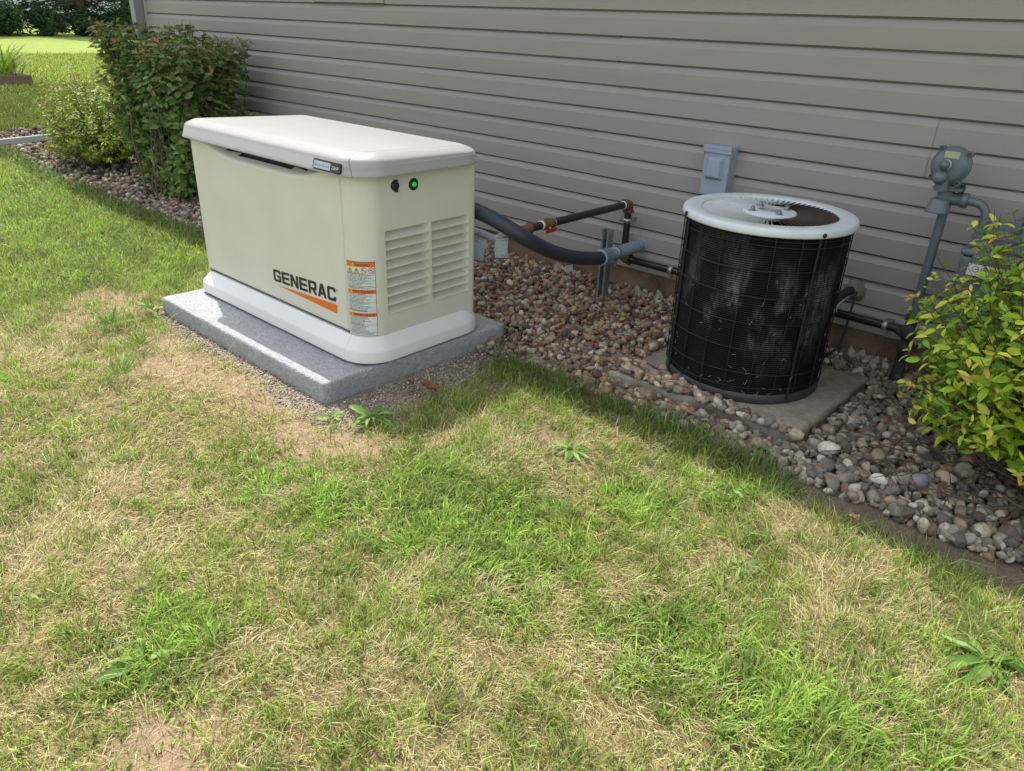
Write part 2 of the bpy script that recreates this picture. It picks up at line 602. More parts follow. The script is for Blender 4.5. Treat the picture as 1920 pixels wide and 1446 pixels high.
def slab(name, corners, z0, z1, mat, n=40, amp=0.0012, r=0.012, seed=1):
    """Slab with rounded top edges and an uneven surface."""
    bm = bmesh.new()
    cs = [Vector((x, y, 0)) for x, y in corners]
    lv = [(0.0, z0), (0.0, z0 + (z1 - z0) * .35), (0.0, z0 + (z1 - z0) * .7), (0.0, z1 - r), (r * .3, z1 - r * .3), (r, z1)]
    ring = []
    per = n * 4
    cen = sum(cs, Vector()) / 4
    for (ins, z) in lv:
        rr = []
        for s in range(4):
            a, b = cs[s], cs[(s + 1) % 4]
            for k in range(n):
                q = a.lerp(b, k / n)
                q = q + (cen - q) * (ins / (cen - q).length) if ins else q
                d = (vnoise(np.array([q.x * 16.0]), np.array([q.y * 16 + z * 30]), seed)[0] - .5) * amp * 4
                dirv = (cen - q).normalized()
                rr.append(bm.verts.new((q.x + dirv.x * d, q.y + dirv.y * d, z)))
        ring.append(rr)
    for i in range(len(lv) - 1):
        for k in range(per):
            bm.faces.new((ring[i][k], ring[i][(k + 1) % per], ring[i + 1][(k + 1) % per], ring[i + 1][k]))
    tops = ring[-1]
    inner = []
    g = {}
    for j in range(n + 1):
        for i in range(n + 1):
            if j == 0:
                g[i, j] = tops[i]
            elif i == n:
                g[i, j] = tops[(n + j) % per]
            elif j == n:
                g[i, j] = tops[(2 * n + (n - i)) % per]
            elif i == 0:
                g[i, j] = tops[(3 * n + (n - j)) % per]
            else:
                u, v = i / n, j / n
                q = cs[0].lerp(cs[1], u).lerp(cs[3].lerp(cs[2], u), v)
                z = z1 + (fbm(np.array([q.x]), np.array([q.y]), 11.0, seed)[0] - .5) * amp * 3
                g[i, j] = bm.verts.new((q.x, q.y, z))
    for j in range(n):
        for i in range(n):
            bm.faces.new((g[i, j], g[i + 1, j], g[i + 1, j + 1], g[i, j + 1]))
    for f in bm.faces:
        f.smooth = True
    bmesh.ops.recalc_face_normals(bm, faces=bm.faces)
    me = bpy.data.meshes.new(name)
    bm.to_mesh(me)
    bm.free()
    me.materials.append(mat)
    o = bpy.data.objects.new(name, me)
    COL.objects.link(o)
    return o


tag(slab("equipment_slab", [(-3.28, -1.822), (-2.045, -1.824), (-2.012, -0.92), (-3.26, -0.92)], -0.02, 0.075, M_slab, r=0.010),
    "light grey smooth slab under the cream standby generator", "slab")
tag(slab("concrete_slab", [(-1.445, -0.945), (-0.715, -0.905), (-0.70, -0.25), (-1.43, -0.27)], -0.04, 0.052, M_concrete, amp=0.002, r=0.014, seed=4),
    "weathered concrete slab half buried in stones under the black air conditioner", "slab")

# ------------------------------------------------------------------ generator
M_cream = pmat("cream_coat_shade_lifted", S(205, 205, 192), 0.42, 0.03, 6.0, 0.03, 300.0, spec=0.45)  # housing paint, raised to make up for standing in shade
M_lid = pmat("cream_coat_sun_dimmed", S(156, 155, 154), 0.40, 0.03, 6.0, 0.06, 260.0, spec=0.45)  # same cream paint as the housing, darkened because the lid is sunlit
M_base = pmat("skirt_white", S(214, 216, 213), 0.38, 0.03, 6.0, spec=0.45)
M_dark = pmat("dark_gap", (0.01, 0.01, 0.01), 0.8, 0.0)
M_black = pmat("black_plastic", (0.014, 0.014, 0.015), 0.42, 0.1, 20.0)
M_ink = pmat("black_print", (0.012, 0.011, 0.010), 0.5, 0.0)
M_orange = pmat("orange_print", S(214, 108, 36), 0.5, 0.0)
M_paper = pmat("label_white", S(205, 210, 208), 0.45, 0.02)
M_inkgrey = pmat("grey_print", S(70, 80, 82), 0.5, 0.0)
M_yellow = pmat("yellow_print", S(215, 195, 40), 0.5, 0.0)
M_redp = pmat("red_print", S(190, 50, 50), 0.5, 0.0)
M_green = pmat("green_lamp", (0.02, 0.5, 0.04), 0.25, 0.0)
_b = M_green.node_tree.nodes["Principled BSDF"]
_b.inputs["Emission Color"].default_value = (0.02, 0.8, 0.06, 1)
_b.inputs["Emission Strength"].default_value = 0.15


def rrect(x0, x1, y0, y1, rl, rr, n=8, extra=None, rb=None):
    """Rounded rectangle, counter-clockwise from the front-left corner; rl/rr are the left/right corner radii."""
    pts = []

    def arc(cx, cy, r, a0):
        for k in range(n + 1):
            a = math.radians(a0 + 90 * k / n)
            pts.append((cx + r * math.cos(a), cy + r * math.sin(a)))
    arc(x0 + rl, y0 + rl, rl, 180)
    if extra:
        pts.extend(extra.get("front", []))
    arc(x1 - rr, y0 + rr, rr, 270)
    if extra:
        pts.extend(extra.get("right", []))
    rb = rr if rb is None else rb
    arc(x1 - rb, y1 - rb, rb, 0)
    arc(x0 + rl, y1 - rl, rl, 90)
    return pts


def loft(bm, rings, cap_top=True, cap_bot=True, smooth=True):
    R = [[bm.verts.new(p) for p in r] for r in rings]
    n = len(R[0])
    for i in range(len(R) - 1):
        for k in range(n):
            f = bm.faces.new((R[i][k], R[i][(k + 1) % n], R[i + 1][(k + 1) % n], R[i + 1][k]))
            f.smooth = smooth
    if cap_top:
        bm.faces.new(R[-1])
    if cap_bot:
        bm.faces.new(list(reversed(R[0])))
    return R


def from_bm(name, bm, mat, parent=None):
    bmesh.ops.recalc_face_normals(bm, faces=bm.faces)
    me = bpy.data.meshes.new(name)
    bm.to_mesh(me)
    bm.free()
    me.set_sharp_from_angle(angle=math.radians(24))
    for mt in (mat if isinstance(mat, (list, tuple)) else [mat]):
        me.materials.append(mt)
    o = bpy.data.objects.new(name, me)
    COL.objects.link(o)
    if parent:
        o.parent = parent
        o.matrix_parent_inverse = ptransform(parent).inverted()
    return o


def slice_bm(fn, planes):
    """Build with fn() and keep what lies on the inner side of each (point, normal) plane, filling the cuts."""
    bm = bmesh.new()
    fn(bm)
    for co, no in planes:
        r = bmesh.ops.bisect_plane(bm, geom=bm.verts[:] + bm.edges[:] + bm.faces[:], plane_co=co, plane_no=no, clear_outer=True)
        ed = [e for e in r["geom_cut"] if isinstance(e, bmesh.types.BMEdge)]
        if ed:
            bmesh.ops.holes_fill(bm, edges=ed, sides=0)
    return bm


gen = thing("generator", "cream white standby generator with orange striped name, on the light grey slab", "generator", (-2.63, -1.33, 0.075))
BX0, BX1, BY0, BY1 = -3.215, -2.055, -1.622, -1.05
LY = [-1.516, -1.311, -1.297, -1.103]
ZR = [0.255 + 0.0345 * k for k in range(10)]
zl = [0.14] + ZR + [0.775]
bm = bmesh.new()
out = rrect(BX0, BX1, BY0, BY1, 0.028, 0.095, 10, {"front": [(-3.196, BY0), (-3.196, BY0 + 0.06), (-2.147, BY0 + 0.06), (-2.147, BY0)],
                                                "right": [(BX1, y) for y in LY]}, rb=0.035)
R = loft(bm, [[(x, y, z) for x, y in out] for z in zl], cap_bot=False)
# cut the two louvre fields out of the end and fill them with recessed slats
kill = []
for f in bm.faces:
    if len(f.verts) == 4:
        cc = f.calc_center_median()
        if abs(cc.x - BX1) < 1e-4 and ZR[0] < cc.z < ZR[-1] and (LY[0] < cc.y < LY[1] or LY[2] < cc.y < LY[3]):
            kill.append(f)
bmesh.ops.delete(bm, geom=kill, context='FACES')
for f in bm.faces:
    if abs(f.normal.x) > 0.999 or abs(f.normal.y) > 0.999:
        pass
from_bm("end_housing", bm, M_cream, gen)
for (ya, yb) in ((LY[0], LY[1]), (LY[2], LY[3])):
    mb = MB()
    for k in range(9):
        za, zb = ZR[k], ZR[k + 1]
        dp = 0.036
        xi = BX1 - dp
        s = 0.012
        # lip (thin underside), rounded slat and the two slanted cheeks
        pr = [(BX1, zb), (xi, zb - .002), (xi + .005, zb - .0125), (xi + .016, zb - .022), (BX1 - .006, zb - .030), (BX1 + .003, za + .0008), (BX1 + .003, za - .0004)]
        ins = [0.0, s, s * .8, s * .45, s * .2, 0.0, 0.0]
        vs = [(x_, ya + i_, z_) for (x_, z_), i_ in zip(pr, ins)] + [(x_, yb - i_, z_) for (x_, z_), i_ in zip(pr, ins)]
        n_ = len(pr)
        mb.add(vs, [(i_, i_ + n_, i_ + n_ + 1, i_ + 1) for i_ in range(n_ - 1)])
        va_ = [(BX1, ya, zb - (zb - za) * t_) for t_ in (0, .3, .6, 1)]
        for e_, sg in ((ya, 1), (yb, -1)):
            pts_ = [(x_, e_ + sg * i_, z_) for (x_, z_), i_ in zip(pr, ins)]
            edge_ = (BX1, e_, (za + zb) / 2)
            for i_ in range(1, 5):
                mb.add([edge_, pts_[i_], pts_[i_ + 1]], [(0, 1, 2)])
            mb.add([edge_, pts_[0], pts_[1]], [(0, 1, 2)])
            mb.add([edge_, pts_[5], (BX1, e_, za)], [(0, 1, 2)])
    mb.build("louver_panel", M_cream, gen, fix=False)

# front panel: a thin sheet with the finger scoop under the lid
NXP, NZP = 150, 70
xs = np.linspace(-3.1935, -2.1505, NXP)
zs = np.linspace(0.1835, 0.766, NZP)
PXg, PZg = np.meshgrid(xs, zs)
u = np.clip((PXg + 3.10) / 0.86, 0, 1)
arcz = 0.764 - 0.057 * np.clip(1 - (2 * u - 1) ** 4, 0, 1) * ((PXg > -3.10) & (PXg < -2.24))
t = np.clip((PZg - arcz) / 0.030, 0, 1)
dpt = 0.057 * t ** 1.15
PYg = BY0 - 0.0005 + dpt
border = np.minimum.reduce([PXg - xs[0], xs[-1] - PXg, PZg - zs[0]])
PYg = PYg + np.where(border < 1e-6, 0.012, 0.0)
PV = np.stack([PXg.ravel(), PYg.ravel(), PZg.ravel()], 1)
ii = np.arange(NXP * NZP).reshape(NZP, NXP)
q = np.stack([ii[:-1, :-1], ii[:-1, 1:], ii[1:, 1:], ii[1:, :-1]], -1).reshape(-1, 4)
tq = t.ravel()[q].max(1)
fastmesh("front_panel", PV, q[tq < 0.78], None, M_cream, parent=gen, smooth=True)
mb = MB()
mb.box((-3.15, BY0 + 0.045, 0.66), (-2.19, BY0 + 0.058, 0.7585))
mb.build("scoop_shade_strip", pmat("scoop_shade", (0.03, 0.03, 0.032), 0.9, 0.1), gen)  # dark strip added behind the scoop to deepen its shade

# lid with a separate end cap
LZ = 0.759


def lid_fn(bm):
    lv = [(0.012, LZ), (0.0, LZ), (-0.0008, LZ + 0.004), (0.0030, LZ + 0.0175), (0.0037, LZ + 0.0185), (0.0072, LZ + 0.034), (0.0079, LZ + 0.035), (0.0112, LZ + 0.048), (0.0135, LZ + 0.053), (0.020, LZ + 0.060), (0.038, LZ + 0.0705),
          (0.046, LZ + 0.0745), (0.052, LZ + 0.0762), (0.0545, LZ + 0.0752), (0.058, LZ + 0.0762)]
    rings = []
    for ins, z in lv:
        o = rrect(-3.232 + ins, -2.016 - ins, -1.652 + ins, -1.020 - ins, max(.02, .042 - ins * .5), max(.06, .13 - ins * .6), 10)
        rings.append([(x, y, z - (max(0, z - LZ - 0.03) / 0.05) * 0.022 * (y + 1.652) / 0.63) for x, y in o])
    loft(bm, rings)


SE = (Vector((-2.084, -1.4, 0.8)), Vector((1, -0.02, 0.42)).normalized())
bm = slice_bm(lid_fn, [(SE[0] - SE[1] * 0.0012, SE[1])])
from_bm("lid", bm, M_lid, gen)
bm = slice_bm(lid_fn, [(SE[0] + SE[1] * 0.0012, -SE[1])])
from_bm("lid_end_cap", bm, M_lid, gen)


def base_fn(bm):
    lv = [(0.014, 0.083), (0.003, 0.084), (0.0, 0.088), (0.0015, 0.126), (0.004, 0.132), (0.008, 0.137), (0.034, 0.173), (0.037, 0.177), (0.040, 0.1775), (0.062, 0.172)]
    loft(bm, [[(x, y, z) for x, y in rrect(-3.25 + i, -2.018 - i, -1.660 + i, -1.012 - i, max(.03, .06 - i * .5), max(.06, .135 - i), 10)] for i, z in lv])


C1, C2 = Vector((-3.197, 0, 0)), Vector((-2.142, 0, 0))
EX = Vector((1, 0, 0))
for pls in ([(C1 - EX * .0006, EX)], [(C1 + EX * .0006, -EX), (C2 - EX * .0006, EX)], [(C2 + EX * .0006, -EX)]):
    from_bm("base_skirt", slice_bm(base_fn, pls), M_base, gen)
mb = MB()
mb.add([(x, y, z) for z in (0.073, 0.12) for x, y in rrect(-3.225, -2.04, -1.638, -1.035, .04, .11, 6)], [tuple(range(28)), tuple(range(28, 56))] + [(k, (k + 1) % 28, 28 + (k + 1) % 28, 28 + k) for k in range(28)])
mb.build("base_gap_dark", M_dark, gen)  # black box put in to darken the shadow gap under the skirt

# block letter name and the orange wedge below it
LT = {
    'C': [[(1, .68), (1, .88), (.88, 1), (.12, 1), (0, .88), (0, .12), (.12, 0), (.88, 0), (1, .12), (1, .34), (.73, .34), (.73, .24), (.69, .2), (.31, .2), (.27, .24), (.27, .76), (.31, .8), (.69, .8), (.73, .76), (.73, .68)]],
    'G': [[(1, .68), (1, .88), (.88, 1), (.12, 1), (0, .88), (0, .12), (.12, 0), (.88, 0), (1, .12), (1, .56), (.48, .56), (.48, .38), (.73, .38), (.73, .24), (.69, .2), (.31, .2), (.27, .24), (.27, .76), (.31, .8), (.69, .8), (.73, .76), (.73, .68)]],
    'E': [[(0, 0), (1, 0), (1, .2), (.28, .2), (.28, .4), (.94, .4), (.94, .6), (.28, .6), (.28, .8), (1, .8), (1, 1), (0, 1)]],
    'N': [[(0, 0), (.26, 0), (.26, .62), (.70, 0), (1, 0), (1, 1), (.74, 1), (.74, .38), (.30, 1), (0, 1)]],
    'R': [[(0, 0), (.27, 0), (.27, 1), (0, 1)], [(.27, .8), (.68, .8), (.73, .76), (1, .76), (1, .88), (.88, 1), (.27, 1)], [(.73, .56), (1, .56), (1, .76), (.73, .76)],
          [(.27, .32), (.86, .32), (1, .46), (1, .56), (.73, .56), (.68, .52), (.27, .52)], [(.45, .32), (.72, 0), (1.03, 0), (.80, .32)]],
    'A': [[(-.03, 0), (.25, 0), (.33, .2), (.5, .2), (.5, .38), (.41, .38), (.5, .68), (.5, 1), (.33, 1)], [(1.03, 0), (.75, 0), (.67, .2), (.5, .2), (.5, .38), (.59, .38), (.5, .68), (.5, 1), (.67, 1)]],
}
TX0, TX1 = -2.645, -2.222
YF = BY0 - 0.0016
mb = MB()
wl = (TX1 - TX0) / (7 + 6 * 0.13)
for i, ch in enumerate("GENERAC"):
    xo = TX0 + i * wl * 1.13
    for pg in LT[ch]:
        pts = []
        for (a, b) in pg:
            x = xo + a * wl
            s = (x - TX0) / (TX1 - TX0)
            pts.append((x, YF, 0.264 + 0.020 * s + b * (0.050 + 0.005 * s)))
        mb.poly(pts)
vs, fs, wd = text_mesh("®", 0.012)
mb.add([(TX1 + 0.005 + a, YF, 0.328 + b) for a, b in vs], fs)
mb.build("brand_lettering", M_ink, gen, fix=False)
mb = MB()
mb.poly([(-2.632, YF, 0.2505), (-2.222, YF, 0.2385), (-2.219, YF, 0.2745)])
mb.build("orange_stripe", M_orange, gen, fix=False)

# name badge on the lid
bd = MB()
bx0, bx1, bz0, bz1 = -2.262, -2.108, 0.7665, 0.8005


def badge_pt(x, z, off):
    yy = -1.652 - 0.0005 + (z - LZ) * 0.21
    return (x, yy - off, z)


cr = 0.006
o8 = [(bx0 + cr, bz0), (bx1 - cr, bz0), (bx1, bz0 + cr), (bx1, bz1 - cr), (bx1 - cr, bz1), (bx0 + cr, bz1), (bx0, bz1 - cr), (bx0, bz0 + cr)]
front = [badge_pt(x, z, 0.003) for x, z in o8]
back = [badge_pt(x, z, -0.004) for x, z in o8]
bd.add(front + back, [tuple(range(8))] + [(i, i + 8, (i + 1) % 8 + 8, (i + 1) % 8) for i in range(8)])
badge = bd.build("name_badge", M_black, gen)
mb = MB()
mb.poly([badge_pt(x, z, 0.0036) for x, z in ((bx0 + .005, bz0 + .005), (bx0 + .1, bz0 + .005), (bx0 + .1, bz1 - .005), (bx0 + .005, bz1 - .005))])
mb.build("badge_plate", pmat("badge_silver", S(176, 186, 206), 0.35, 0.06, 80.0), badge, fix=False)
mb = MB()
vs, fs, wd = text_mesh("G u a r d i a n", 0.0135)
k = 0.084 / wd
mb.add([badge_pt(bx0 + .0095 + a * k, bz0 + .0125 + b * 1.0, 0.0042) for a, b in vs], fs, 0)
vs, fs, wd = text_mesh("22kW", 0.016)
k = 0.041 / wd
mb.add([badge_pt(bx0 + .107 + a * k, bz0 + .0115 + b, 0.0040) for a, b in vs], fs, 1)
mb.build("badge_lettering", [M_inkgrey, M_white], badge, fix=False)

# warning label wrapped round the corner
RC = 0.095
CXc, CYc = BX1 - RC, BY0 + RC


def corner_pt(s, z, off):
    """s metres along the front-right corner starting where the bend starts."""
    a = -math.pi / 2 + max(s, 0.0) / RC
    if s < 0:
        return (CXc + s, BY0 - off, z)
    if a > 0:
        return (BX1 + off, CYc + (s - RC * math.pi / 2), z)
    return (CXc + (RC + off) * math.cos(a), CYc + (RC + off) * math.sin(a), z)


S0, S1 = 0.008, 0.112
LZ0, LZ1 = 0.184, 0.462
LH = LZ1 - LZ0


def wstrip(mb, sa, sb, za, zb, off, mi, n=10):
    n = max(1, int(math.ceil((sb - sa) / 0.01)))
    for k in range(n):
        a, b = sa + (sb - sa) * k / n, sa + (sb - sa) * (k + 1) / n
        mb.add([corner_pt(a, za, off), corner_pt(b, za, off), corner_pt(b, zb, off), corner_pt(a, zb, off)], [(0, 1, 2, 3)], mi)


zf = lambda f: LZ1 - LH * f
mb = MB()
wstrip(mb, S0 - .0016, S1 + .0016, LZ0 - .0016, LZ1 + .0016, 0.0008, 1)
wstrip(mb, S0, S1, LZ0, LZ1, 0.0014, 0)
for (f0, f1, txt) in ((0.0, .062, "WARNING"), (.366, .42, "AVERTISSEMENT"), (.685, .735, "ADVERTENCIA")):
    wstrip(mb, S0, S1, zf(f1), zf(f0), 0.0020, 2)
    vs, fs, wd = text_mesh(txt, 0.0135)
    full = 0.052 if txt == "WARNING" else 0.078
    kx = full / wd
    mb.add([corner_pt(S0 + .02 + a * kx + (0.014 if txt == "WARNING" else 0), zf(f1) + .0035 + b, 0.0026) for a, b in vs], fs, 1)
    s = S0 + (0.022 if txt == "WARNING" else 0.009)
    mb.add([corner_pt(s, zf(f1) + .004, .0026), corner_pt(s + .010, zf(f1) + .004, .0026), corner_pt(s + .005, zf(f0) - .003, .0026)], [(0, 1, 2)], 3)
for k in range(4):
    sc = S0 + 0.013 + k * 0.0262
    if k < 2:
        mb.add([corner_pt(sc - .0115, zf(.142), .0020), corner_pt(sc + .0115, zf(.142), .0020), corner_pt(sc, zf(.068), .0020)], [(0, 1, 2)], 1)
        mb.add([corner_pt(sc - .009, zf(.137), .0026), corner_pt(sc + .009, zf(.137), .0026), corner_pt(sc, zf(.077), .0026)], [(0, 1, 2)], 3)
        wstrip(mb, sc - .0012, sc + .0012, zf(.118), zf(.092), 0.0032, 1)
        wstrip(mb, sc - .0012, sc + .0012, zf(.132), zf(.124), 0.0032, 1)
    else:
        zc, r1, r2 = zf(.105), .0105, .0085
        n = 16
        ring = [corner_pt(sc + r * math.cos(2 * math.pi * i / n), zc + r * math.sin(2 * math.pi * i / n), .0022) for r in (r1, r2) for i in range(n)]
        mb.add(ring, [(i, (i + 1) % n, n + (i + 1) % n, n + i) for i in range(n)], 4)
        mb.add([corner_pt(sc - .0065, zc + .0052, .0026), corner_pt(sc - .0052, zc + .0065, .0026), corner_pt(sc + .0065, zc - .0052, .0026), corner_pt(sc + .0052, zc - .0065, .0026)], [(0, 1, 2, 3)], 4)
        wstrip(mb, sc - .005, sc + .003, zc - .0015, zc + .0015, 0.0020, 1)
rt = random.Random(3)
f = 0.152
while f < 0.992:
    inhead = any(a - .012 < f < b + .004 for a, b in ((0.0, .145), (.366, .42), (.685, .735)))
    if inhead:
        f += 0.004
        continue
    sa = S0 + .004
    end = S0 + rt.uniform(.055, .099)
    while sa < end:
        ln = rt.uniform(.003, .010)
        wstrip(mb, sa, min(sa + ln, end), zf(f + .0075), zf(f), 0.0018, 5)
        sa += ln + .0016
    f += 0.0178
for fl in (.148, .244, .335, .535, .65, .845, .957):
    wstrip(mb, S0, S1, zf(fl + .003), zf(fl), 0.0024, 1)
mb.build("warning_label", [M_paper, M_ink, M_orange, M_yellow, M_redp, M_inkgrey], gen, fix=False)

mb = MB()
mb.lathe([(0.0165, 0), (0.0165, .004), (0.0145, .010), (0.010, .0125), (0, .013)], (BX1, -1.467, 0.717), (1, 0, 0), 20)
mb.box((BX1, -1.4705, 0.697), (BX1 + .017, -1.4635, 0.739))
mb.build("round_plug", M_black, gen, bevel=0.001)
mb = MB()
mb.lathe([(0.0215, 0), (0.0215, .003), (0.0185, .0055), (0.012, .0062), (0.0105, .004), (0.009, .004)], (BX1, -1.381, 0.712), (1, 0, 0), 32)
pl = mb.build("status_light", M_black, gen)
mb = MB()
mb.lathe([(0.0095, .004), (0.0085, .0075), (0.005, .0095), (0, .010)], (BX1, -1.381, 0.712), (1, 0, 0), 20)
mb.build("lens", M_green, pl)
mb = MB()
mb.lathe([(0.0025, 0), (0.0025, .001), (0, .0015)], (BX1 + .0004, -1.10, 0.655), (1, 0, 0), 10)
mb.build("rivet", M_paper, gen)

# ------------------------------------------------------------------ power conduit from generator to wall
M_hose = pmat("grey_blue_conduit", S(52, 56, 68), 0.45, 0.06, 30.0, spec=0.4)
M_pvc = pmat("grey_pvc", S(138, 150, 166), 0.45, 0.06, 20.0)
M_zinc = pmat("galvanised_steel", S(172, 176, 172), 0.42, 0.15, 40.0, metal=0.75, col2=S(120, 122, 116), c2scale=14.0)
cond = thing("power_conduit", "thick dark grey flexible conduit curving from the generator to a pipe stub in the wall", "conduit", (-1.933, -0.35, 0.273))
mb = MB()
mb.tube(smooth_path([(-2.30, -1.10, .585), (-2.19, -1.03, .57), (-2.075, -0.985, .538), (-1.995, -0.95, .503), (-1.946, -0.90, .462), (-1.934, -0.82, .416), (-1.942, -0.73, .374), (-1.947, -0.63, .335), (-1.946, -0.53, .304), (-1.939, -0.44, .284), (-1.933, -0.37, .274), (-1.933, -0.335, .273)], 8), 0.0305, 20)
mb.build("flexible_hose", M_hose, cond)
mb = MB()
mb.lathe([(.030, 0), (.037, .0), (.038, .004), (.038, .012), (.0355, .014), (.0355, .060), (.033, .064), (.033, .078)], (-1.933, -0.362, .273), (0, 1, 0), 28)
for k in range(14):
    a = 2 * math.pi * k / 14
    cx, cz = -1.933 + .0362 * math.cos(a), .273 + .0362 * math.sin(a)
    mb.tube([(cx, -0.342, cz), (cx, -0.306, cz)], 0.0022, 6)
mb.build("coupling", M_pvc, cond)
mb = MB()
mb.lathe([(.0295, 0), (.0295, .272)], (-1.933, -0.288, .273), (0, 1, 0), 28)
mb.lathe([(.0295, 0.0), (.0345, .0), (.0345, .018), (.0295, .02)], (-1.933, -0.032, .273), (0, 1, 0), 28)
mb.build("pipe_stub", M_pvc, cond)

M_dgalv = pmat("strut_steel", S(150, 156, 152), 0.5, 0.2, 25.0, metal=0.6, col2=S(96, 98, 88), c2scale=10.0)
st = thing("steel_post", "galvanised slotted channel post holding up the grey conduit beside the wall", "post", (-1.985, -0.245, 0))
mb = MB()
sx, sy = -1.986, -0.245
for a, b in (((-.0205, .0175), (.0205, .0205)), ((-.0205, -.0205), (-.0175, .0175)), ((.0175, -.0205), (.0205, .0175)), ((-.0175, -.0205), (-.0105, -.0175)), ((.0105, -.0205), (.0175, -.0175))):
    mb.box((sx + a[0], sy + a[1], -0.05), (sx + b[0], sy + b[1], 0.376))
mb.build("channel", M_dgalv, st)
mb = MB()
mb.lathe([(.0300, -.011), (.0325, -.011), (.0325, .011), (.0300, .011)], (-1.933, -0.245, .273), (0, 1, 0), 28)
mb.box((-1.945, -0.256, .232), (-1.921, -0.234, .244))
mb.tube([(-1.927, -0.245, .246), (-1.927, -0.245, .208)], 0.0045, 8)
mb.lathe([(.0085, 0), (.0085, .008)], (-1.927, -0.245, .226), (0, 0, 1), 6, smooth=False)
mb.box((-1.985, -0.254, .262), (-1.964, -0.236, .284))
mb.build("pipe_clamp", M_zinc, st)

# ------------------------------------------------------------------ gas pipe to the generator
M_iron = pmat("black_iron_pipe", (0.016, 0.014, 0.014), 0.32, 0.3, 30.0, 0.15, 80.0, spec=0.6)
M_rust = pmat("rusty_fitting", S(106, 72, 50), 0.8, 0.25, 50.0, 0.4, 120.0, col2=S(84, 52, 36), c2scale=20.0)
M_brass = pmat("brass", S(146, 120, 80), 0.38, 0.12, 40.0, metal=0.8)
M_redh = pmat("red_handle", S(140, 46, 40), 0.4, 0.08)
M_flex = pmat("grey_coated_flex", S(176, 178, 176), 0.5, 0.06, 20.0)
M_tag = pmat("grey_tag", S(150, 156, 166), 0.45, 0.05, 30.0)
M_tape = pmat("thread_tape", S(214, 218, 224), 0.5, 0.03)
gas = thing("gas_pipe", "black iron gas pipe with rusty elbows running along the wall base to the generator", "pipe", (-1.985, -0.08, 0.2))
GXp, GYp, GZt, GZb = -1.988, -0.085, 0.474, 0.207
rp = 0.0168
mb = MB()
mb.tube([(GXp, GYp - .025, GZt), (GXp, -0.665, GZt)], rp, 16)
mb.build("pipe", M_iron, gas)
mb = MB()
mb.tube([(GXp, -0.735, GZt), (GXp, -0.815, GZt)], rp, 16)
mb.build("pipe", M_iron, gas)
mb = MB()
mb.tube([(GXp, GYp, GZt - .03), (GXp, GYp, GZb + .03)], rp, 16)
mb.build("pipe", M_iron, gas)
mb = MB()
mb.tube([(GXp + .03, GYp, GZb), (-0.66, -0.085, 0.212)], rp, 16)
mb.build("pipe", M_iron, gas)


def elbow(p, d1, d2, r=0.023):
    p, d1, d2 = Vector(p), Vector(d1), Vector(d2)
    mb = MB()
    pts = [p + d1 * .036, p + d1 * .02]
    for k in range(1, 6):
        t = k / 6
        pts.append((p + d1 * .02) * (1 - t) ** 2 + p * 2 * t * (1 - t) + (p + d2 * .02) * t * t)
    pts += [p + d2 * .02, p + d2 * .036]
    mb.tube(pts, r, 16)
    for d in (d1, d2):
        mb.lathe([(r, 0), (r + .004, 0), (r + .004, .010), (r * .8, .010)], p + d * .030, d, 20)
    return mb


elbow((GXp, GYp, GZt), (0, -1, 0), (0, 0, -1)).build("elbow", M_rust, gas)
elbow((GXp, GYp, GZb), (0, 0, 1), (1, 0, 0)).build("elbow", M_rust, gas)
elbow((GXp, -0.850, GZt), (0, 1, 0), (-.9, -.2, -.4), 0.019).build("elbow", M_rust, gas)
for ty in (GYp - .052, -0.742, -0.664):
    mb = MB()
    mb.lathe([(rp + .001, 0), (rp + .003, 0), (rp + .003, .006), (rp + .001, .006)], (GXp, ty, GZt), (0, 1, 0), 20)
    mb.build("thread_tape", M_tape, gas)
mb = MB()
mb.lathe([(.019, -.036), (.022, -.036), (.022, -.022), (.020, -.018), (.026, -.006), (.026, .006), (.020, .018), (.022, .022), (.022, .036), (.019, .036)], (GXp, -0.70, GZt), (0, 1, 0), 20)
mb.lathe([(.009, .0), (.009, .034), (0, .034)], (GXp, -0.70, GZt), (.8, -.2, -.5), 12)
va = mb.build("valve", M_brass, gas)
mb = MB()
mb.box((GXp + .022, -0.735, GZt - .030), (GXp + .031, -0.668, GZt - .012))
mb.build("valve_handle", M_redh, va, bevel=0.003)


def pclamp(x, y, z, ax):
    mb = MB()
    mb.lathe([(rp + .0005, -.010), (rp + .003, -.010), (rp + .003, .010), (rp + .0005, .010)], (x, y, z), ax, 20)
    if abs(ax[0]) > .5:
        mb.box((x - .010, y - .006, z - rp - .024), (x + .010, y + .001, z - rp - .001))
        mb.box((x - .012, y, z - .012), (x + .012, 0.0, z + .012))
        mb.lathe([(.006, 0), (.006, .01)], (x, y - .006, z - rp - .014), (0, -1, 0), 6, smooth=False)
    else:
        mb.box((x - rp - .022, y - .008, z - .010), (x - rp - .001, y + .002, z + .010))
        mb.box((x - .012, y, z - .010), (x + .012, -0.004, z + .010))
        mb.lathe([(.006, 0), (.006, .01)], (x - rp - .014, y - .008, z), (0, -1, 0), 6, smooth=False)
    return mb


